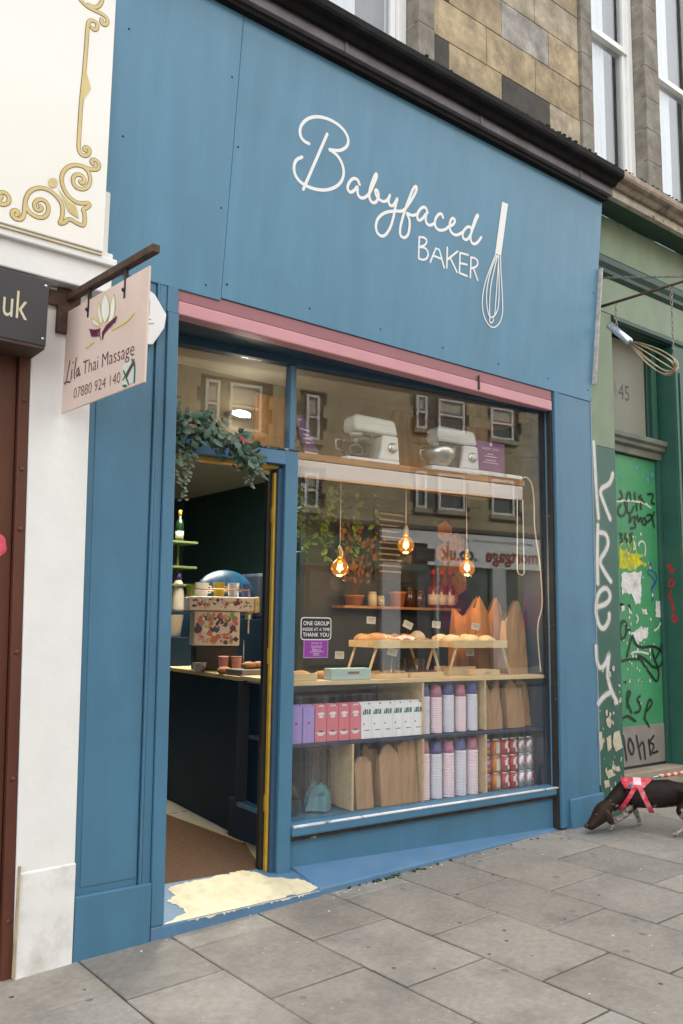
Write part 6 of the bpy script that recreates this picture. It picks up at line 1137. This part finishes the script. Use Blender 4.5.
b.faces(vs, [(i_*(na+1)+k, i_*(na+1)+k+1, (i_+1)*(na+1)+k+1, (i_+1)*(na+1)+k) for i_ in range(ns) for k in range(na)], smooth=True); b.build('back_pad', hr, hn, solid=.008)
b = MB(); vs = []
for i_ in range(2):
    for k in range(7): a = R_(-70+25+ (k-3)*9+45+20); p = Vector(dp(.84+(i_-.5)*.12, .110*sin(a), .266+.126*cos(a)))+Vector((4.3, -.45, hz)); vs.append(tuple(p))
b.faces(vs, [(k, k+1, k+8, k+7) for k in range(6)]); b.build('pale_trim', mat('pale pink trim', (.75, .5, .55), .5), hn, solid=.003)
b = MB(); b.ball(tuple(Vector(dp(.95, .080, .345))+Vector((4.3, -.45, hz))), .022, 10, 8, (1, .5, 1)); b.build('badge', mat('teal badge', (.03, .2, .3), .4), hn)
for o in (hn, h2): pass
ld = thing('dog_lead', 'pink and yellow striped dog lead running up from the harness out of the picture', 'lead', (4.4, -.5, .5))
a = Vector(dp(.58, 0, .40))+Vector((4.3, -.45, hz)); clip = a+Vector((.05, -.03, .01)); e = Vector((5.05, -.86, .86)); g_ = Vector((5.35, -1.15, 1.05))
b = MB(); b.tube([tuple(a), tuple(clip)], .008, 6); b.tube([tuple(clip+Vector((.012*cos(q), 0, .012*sin(q)))) for q in [2*pi*i/8 for i in range(8)]], .004, 5, closed=True); b.build('clip', steel, ld)
b1 = MB(); b2 = MB(); n = 44
for k in range(n):
    p0, p1 = clip.lerp(g_, k/n), clip.lerp(g_, (k+1)/n); sg_ = Vector((0, 0, -.10)); s0, s1 = 4*(k/n)*(1-k/n), 4*((k+1)/n)*(1-(k+1)/n)
    bb = b1 if k % 2 else b2; bb.tube([tuple(p0+sg_*s0), tuple(p1+sg_*s1)], .013, 8)
b1.build('webbing', mat('hot pink webbing', (.6, .05, .12), .6), ld); b2.build('stripe', mat('pale yellow webbing', (.62, .52, .25), .6), ld)

# ================================================================ OPPOSITE SIDE OF THE STREET (seen in the glass)
op = thing('opposite_tenement', 'sandstone tenement across the street with a white mortgage shop sign', 'building', (10, -15, 0))
b = MB(); b.use(stonem); rnd = random.Random(2)
ow = []
for (x0, x1, flo) in [(-9, 10.4, ((4.75, 5.7), (6.62, 7.85), (9.2, 10.4))), (10.4, 30, ((5.02, 6.1), (7.35, 8.35), (9.9, 11)))]:
    for a_, c_ in ([(-6, -5), (-3.4, -3), (-2.7, -1.8), (.6, 1.5), (3.2, 3.6), (6.04, 6.43), (6.71, 7.6), (8.9, 9.3)] if x0 < 0 else [(12.43, 12.80), (13.2, 14.15), (15.15, 16.0), (17.6, 18.0), (18.4, 19.3), (21, 22), (24, 25)]):
        for z0, z1 in flo: ow.append((a_, c_, z0, z1))
z = 4.45; 
op_m = tonemat('opposite sandstone', .9, 4, .2, .2, 20, stain=(.2, .15, .08), samt=.5)
b.ms = []; b.use(op_m)
b.box(-9, 30, -15.5, -15.12, -.5, 12.5, tone=(.12, .11, .1))
ci = 0
while z < 12.4:
    x = -9+(.5 if ci % 2 else 0)
    while x < 30:
        hit = any(a-.02 < x+.4 and c+.02 > x-.0 and z0-.05 < z+.35 and z1+.05 > z for a, c, z0, z1 in ow)
        if not hit: t_ = rnd.uniform(.85, 1.1); b.box(x+.004, x+.396, -15.12, -15, z+.004, z+.346, tone=(.50*t_, .40*t_, .25*t_))
        x += .4
    z += .35; ci += 1
b.build('wall', op_m, op)
owf = mat('white window paint', (1, 1, 1)); dkg = mat('dark room glass', (.10, .105, .11), .12, .3, 3)
for i, (a, c, z0, z1) in enumerate(ow):
    if not (2 < a < 21 and z0 < 9): continue
    b = MB(); b.box(a, a+.07, -15.08, -15.02, z0, z1); b.box(c-.07, c, -15.08, -15.02, z0, z1); b.box(a+.071, c-.071, -15.08, -15.02, z0, z0+.07); b.box(a+.071, c-.071, -15.08, -15.02, z1-.07, z1); b.box(a+.071, c-.071, -15.08, -15.02, (z0+z1)/2-.03, (z0+z1)/2+.03)
    o = b.build('window', owf, op); b = MB(); b.box(a+.02, c-.02, -15.11, -15.09, z0, z1); b.build('pane', dkg, o); b = MB(); b.box(a+.071, c-.071, -15.088, -15.082, (z0+z1)/2+.1, z1-.072); b.build('blind', mat('cream roller blind', (.5, .46, .38), .7), o); b = MB(); b.box(a-.12, c+.12, -15.0, -14.9, z0-.14, z0-.02); b.build('sill', mat('pale dressed stone', (.42, .36, .25), .8, .1, 5), o)
B('cornice', mat('sooty cornice', (.12, .10, .08), .8, .3, 5), op, -9, 30, -15, -14.82, 4.38, 4.50, .01)
fas = B('shop_fascia', mat('white shop fascia', (.84, .84, .84), .4, .03, 2), op, 11.2, 22, -15, -14.86, 3.38, 4.34, .01)
of = lambda u, v, l: (16.75-u, -14.855+l, v)
b = MB(); b.text('mortgage', .56, thin=.018, f= lambda u, v, l: of(u+.0, v+3.58, 0), sx=.93); b.build('lettering', mat('crimson sign letters', (.3, .01, .02), .5), fas, fix=False)
b = MB(); b.text('.co.uk', .56, thin=.018, f= lambda u, v, l: of(u+2.3, v+3.58, 0), sx=.93); b.text('your mortgage and home insurance adviser  call', .13, lambda u, v, l: of(u+.2, v+4.13, 0), sx=1); b.build('lettering', mat('grey sign letters', (.08, .08, .09), .5), fas, fix=False)
B('emblem', black, fas, 12.3, 12.95, -14.858, -14.85, 3.5, 3.86, .002)
for (x0, x1) in ((11.2, 11.8), (13.0, 13.1), (15.0, 15.5), (18.3, 18.9), (21.5, 22)): B('shop_pillar', mat('pale shop pillar', (.55, .56, .57), .5, .05), op, x0, x1, -15, -14.85, 0, 3.4, .01)
for (x0, x1) in ((11.82, 12.98), (13.12, 14.98), (15.52, 18.28), (18.92, 21.48)): B('shop_window', dkg, op, x0, x1, -15.05, -15.0, .5, 3.38, .0); B('stall_riser', mat('slate shop riser', (.06, .07, .1), .6), op, x0, x1, -15.05, -14.95, .0, .49, .01)
for x0 in (13.3, 16.2): B('poster', mat('red blue poster', (.35, .05, .06), .5, .6, 3, chips=(.05, .08, .25), camt=.5), op, x0, x0+.9, -14.995, -14.985, 1.6, 2.8, 0)
x = -9; rnd = random.Random(66)
while x < 11: 
    wd = rnd.uniform(3, 4.2); c = rnd.choice([(.05, .12, .08), (.2, .05, .04), (.5, .48, .44), (.05, .06, .12)]); mm_ = mat('opposite shop %s' % ('green', 'red', 'cream', 'navy')[[(.05, .12, .08), (.2, .05, .04), (.5, .48, .44), (.05, .06, .12)].index(c)], c, .5)
    B('shop_fascia', mm_, op, x+.05, x+wd-.05, -15, -14.86, 3.2, 4.0, .01); B('shop_window', dkg, op, x+.4, x+wd-1.3, -15.06, -15.0, .6, 3.18, 0); B('shop_door', mm_, op, x+wd-1.2, x+wd-.3, -15.06, -15.0, 0, 3.18, .005); x += wd
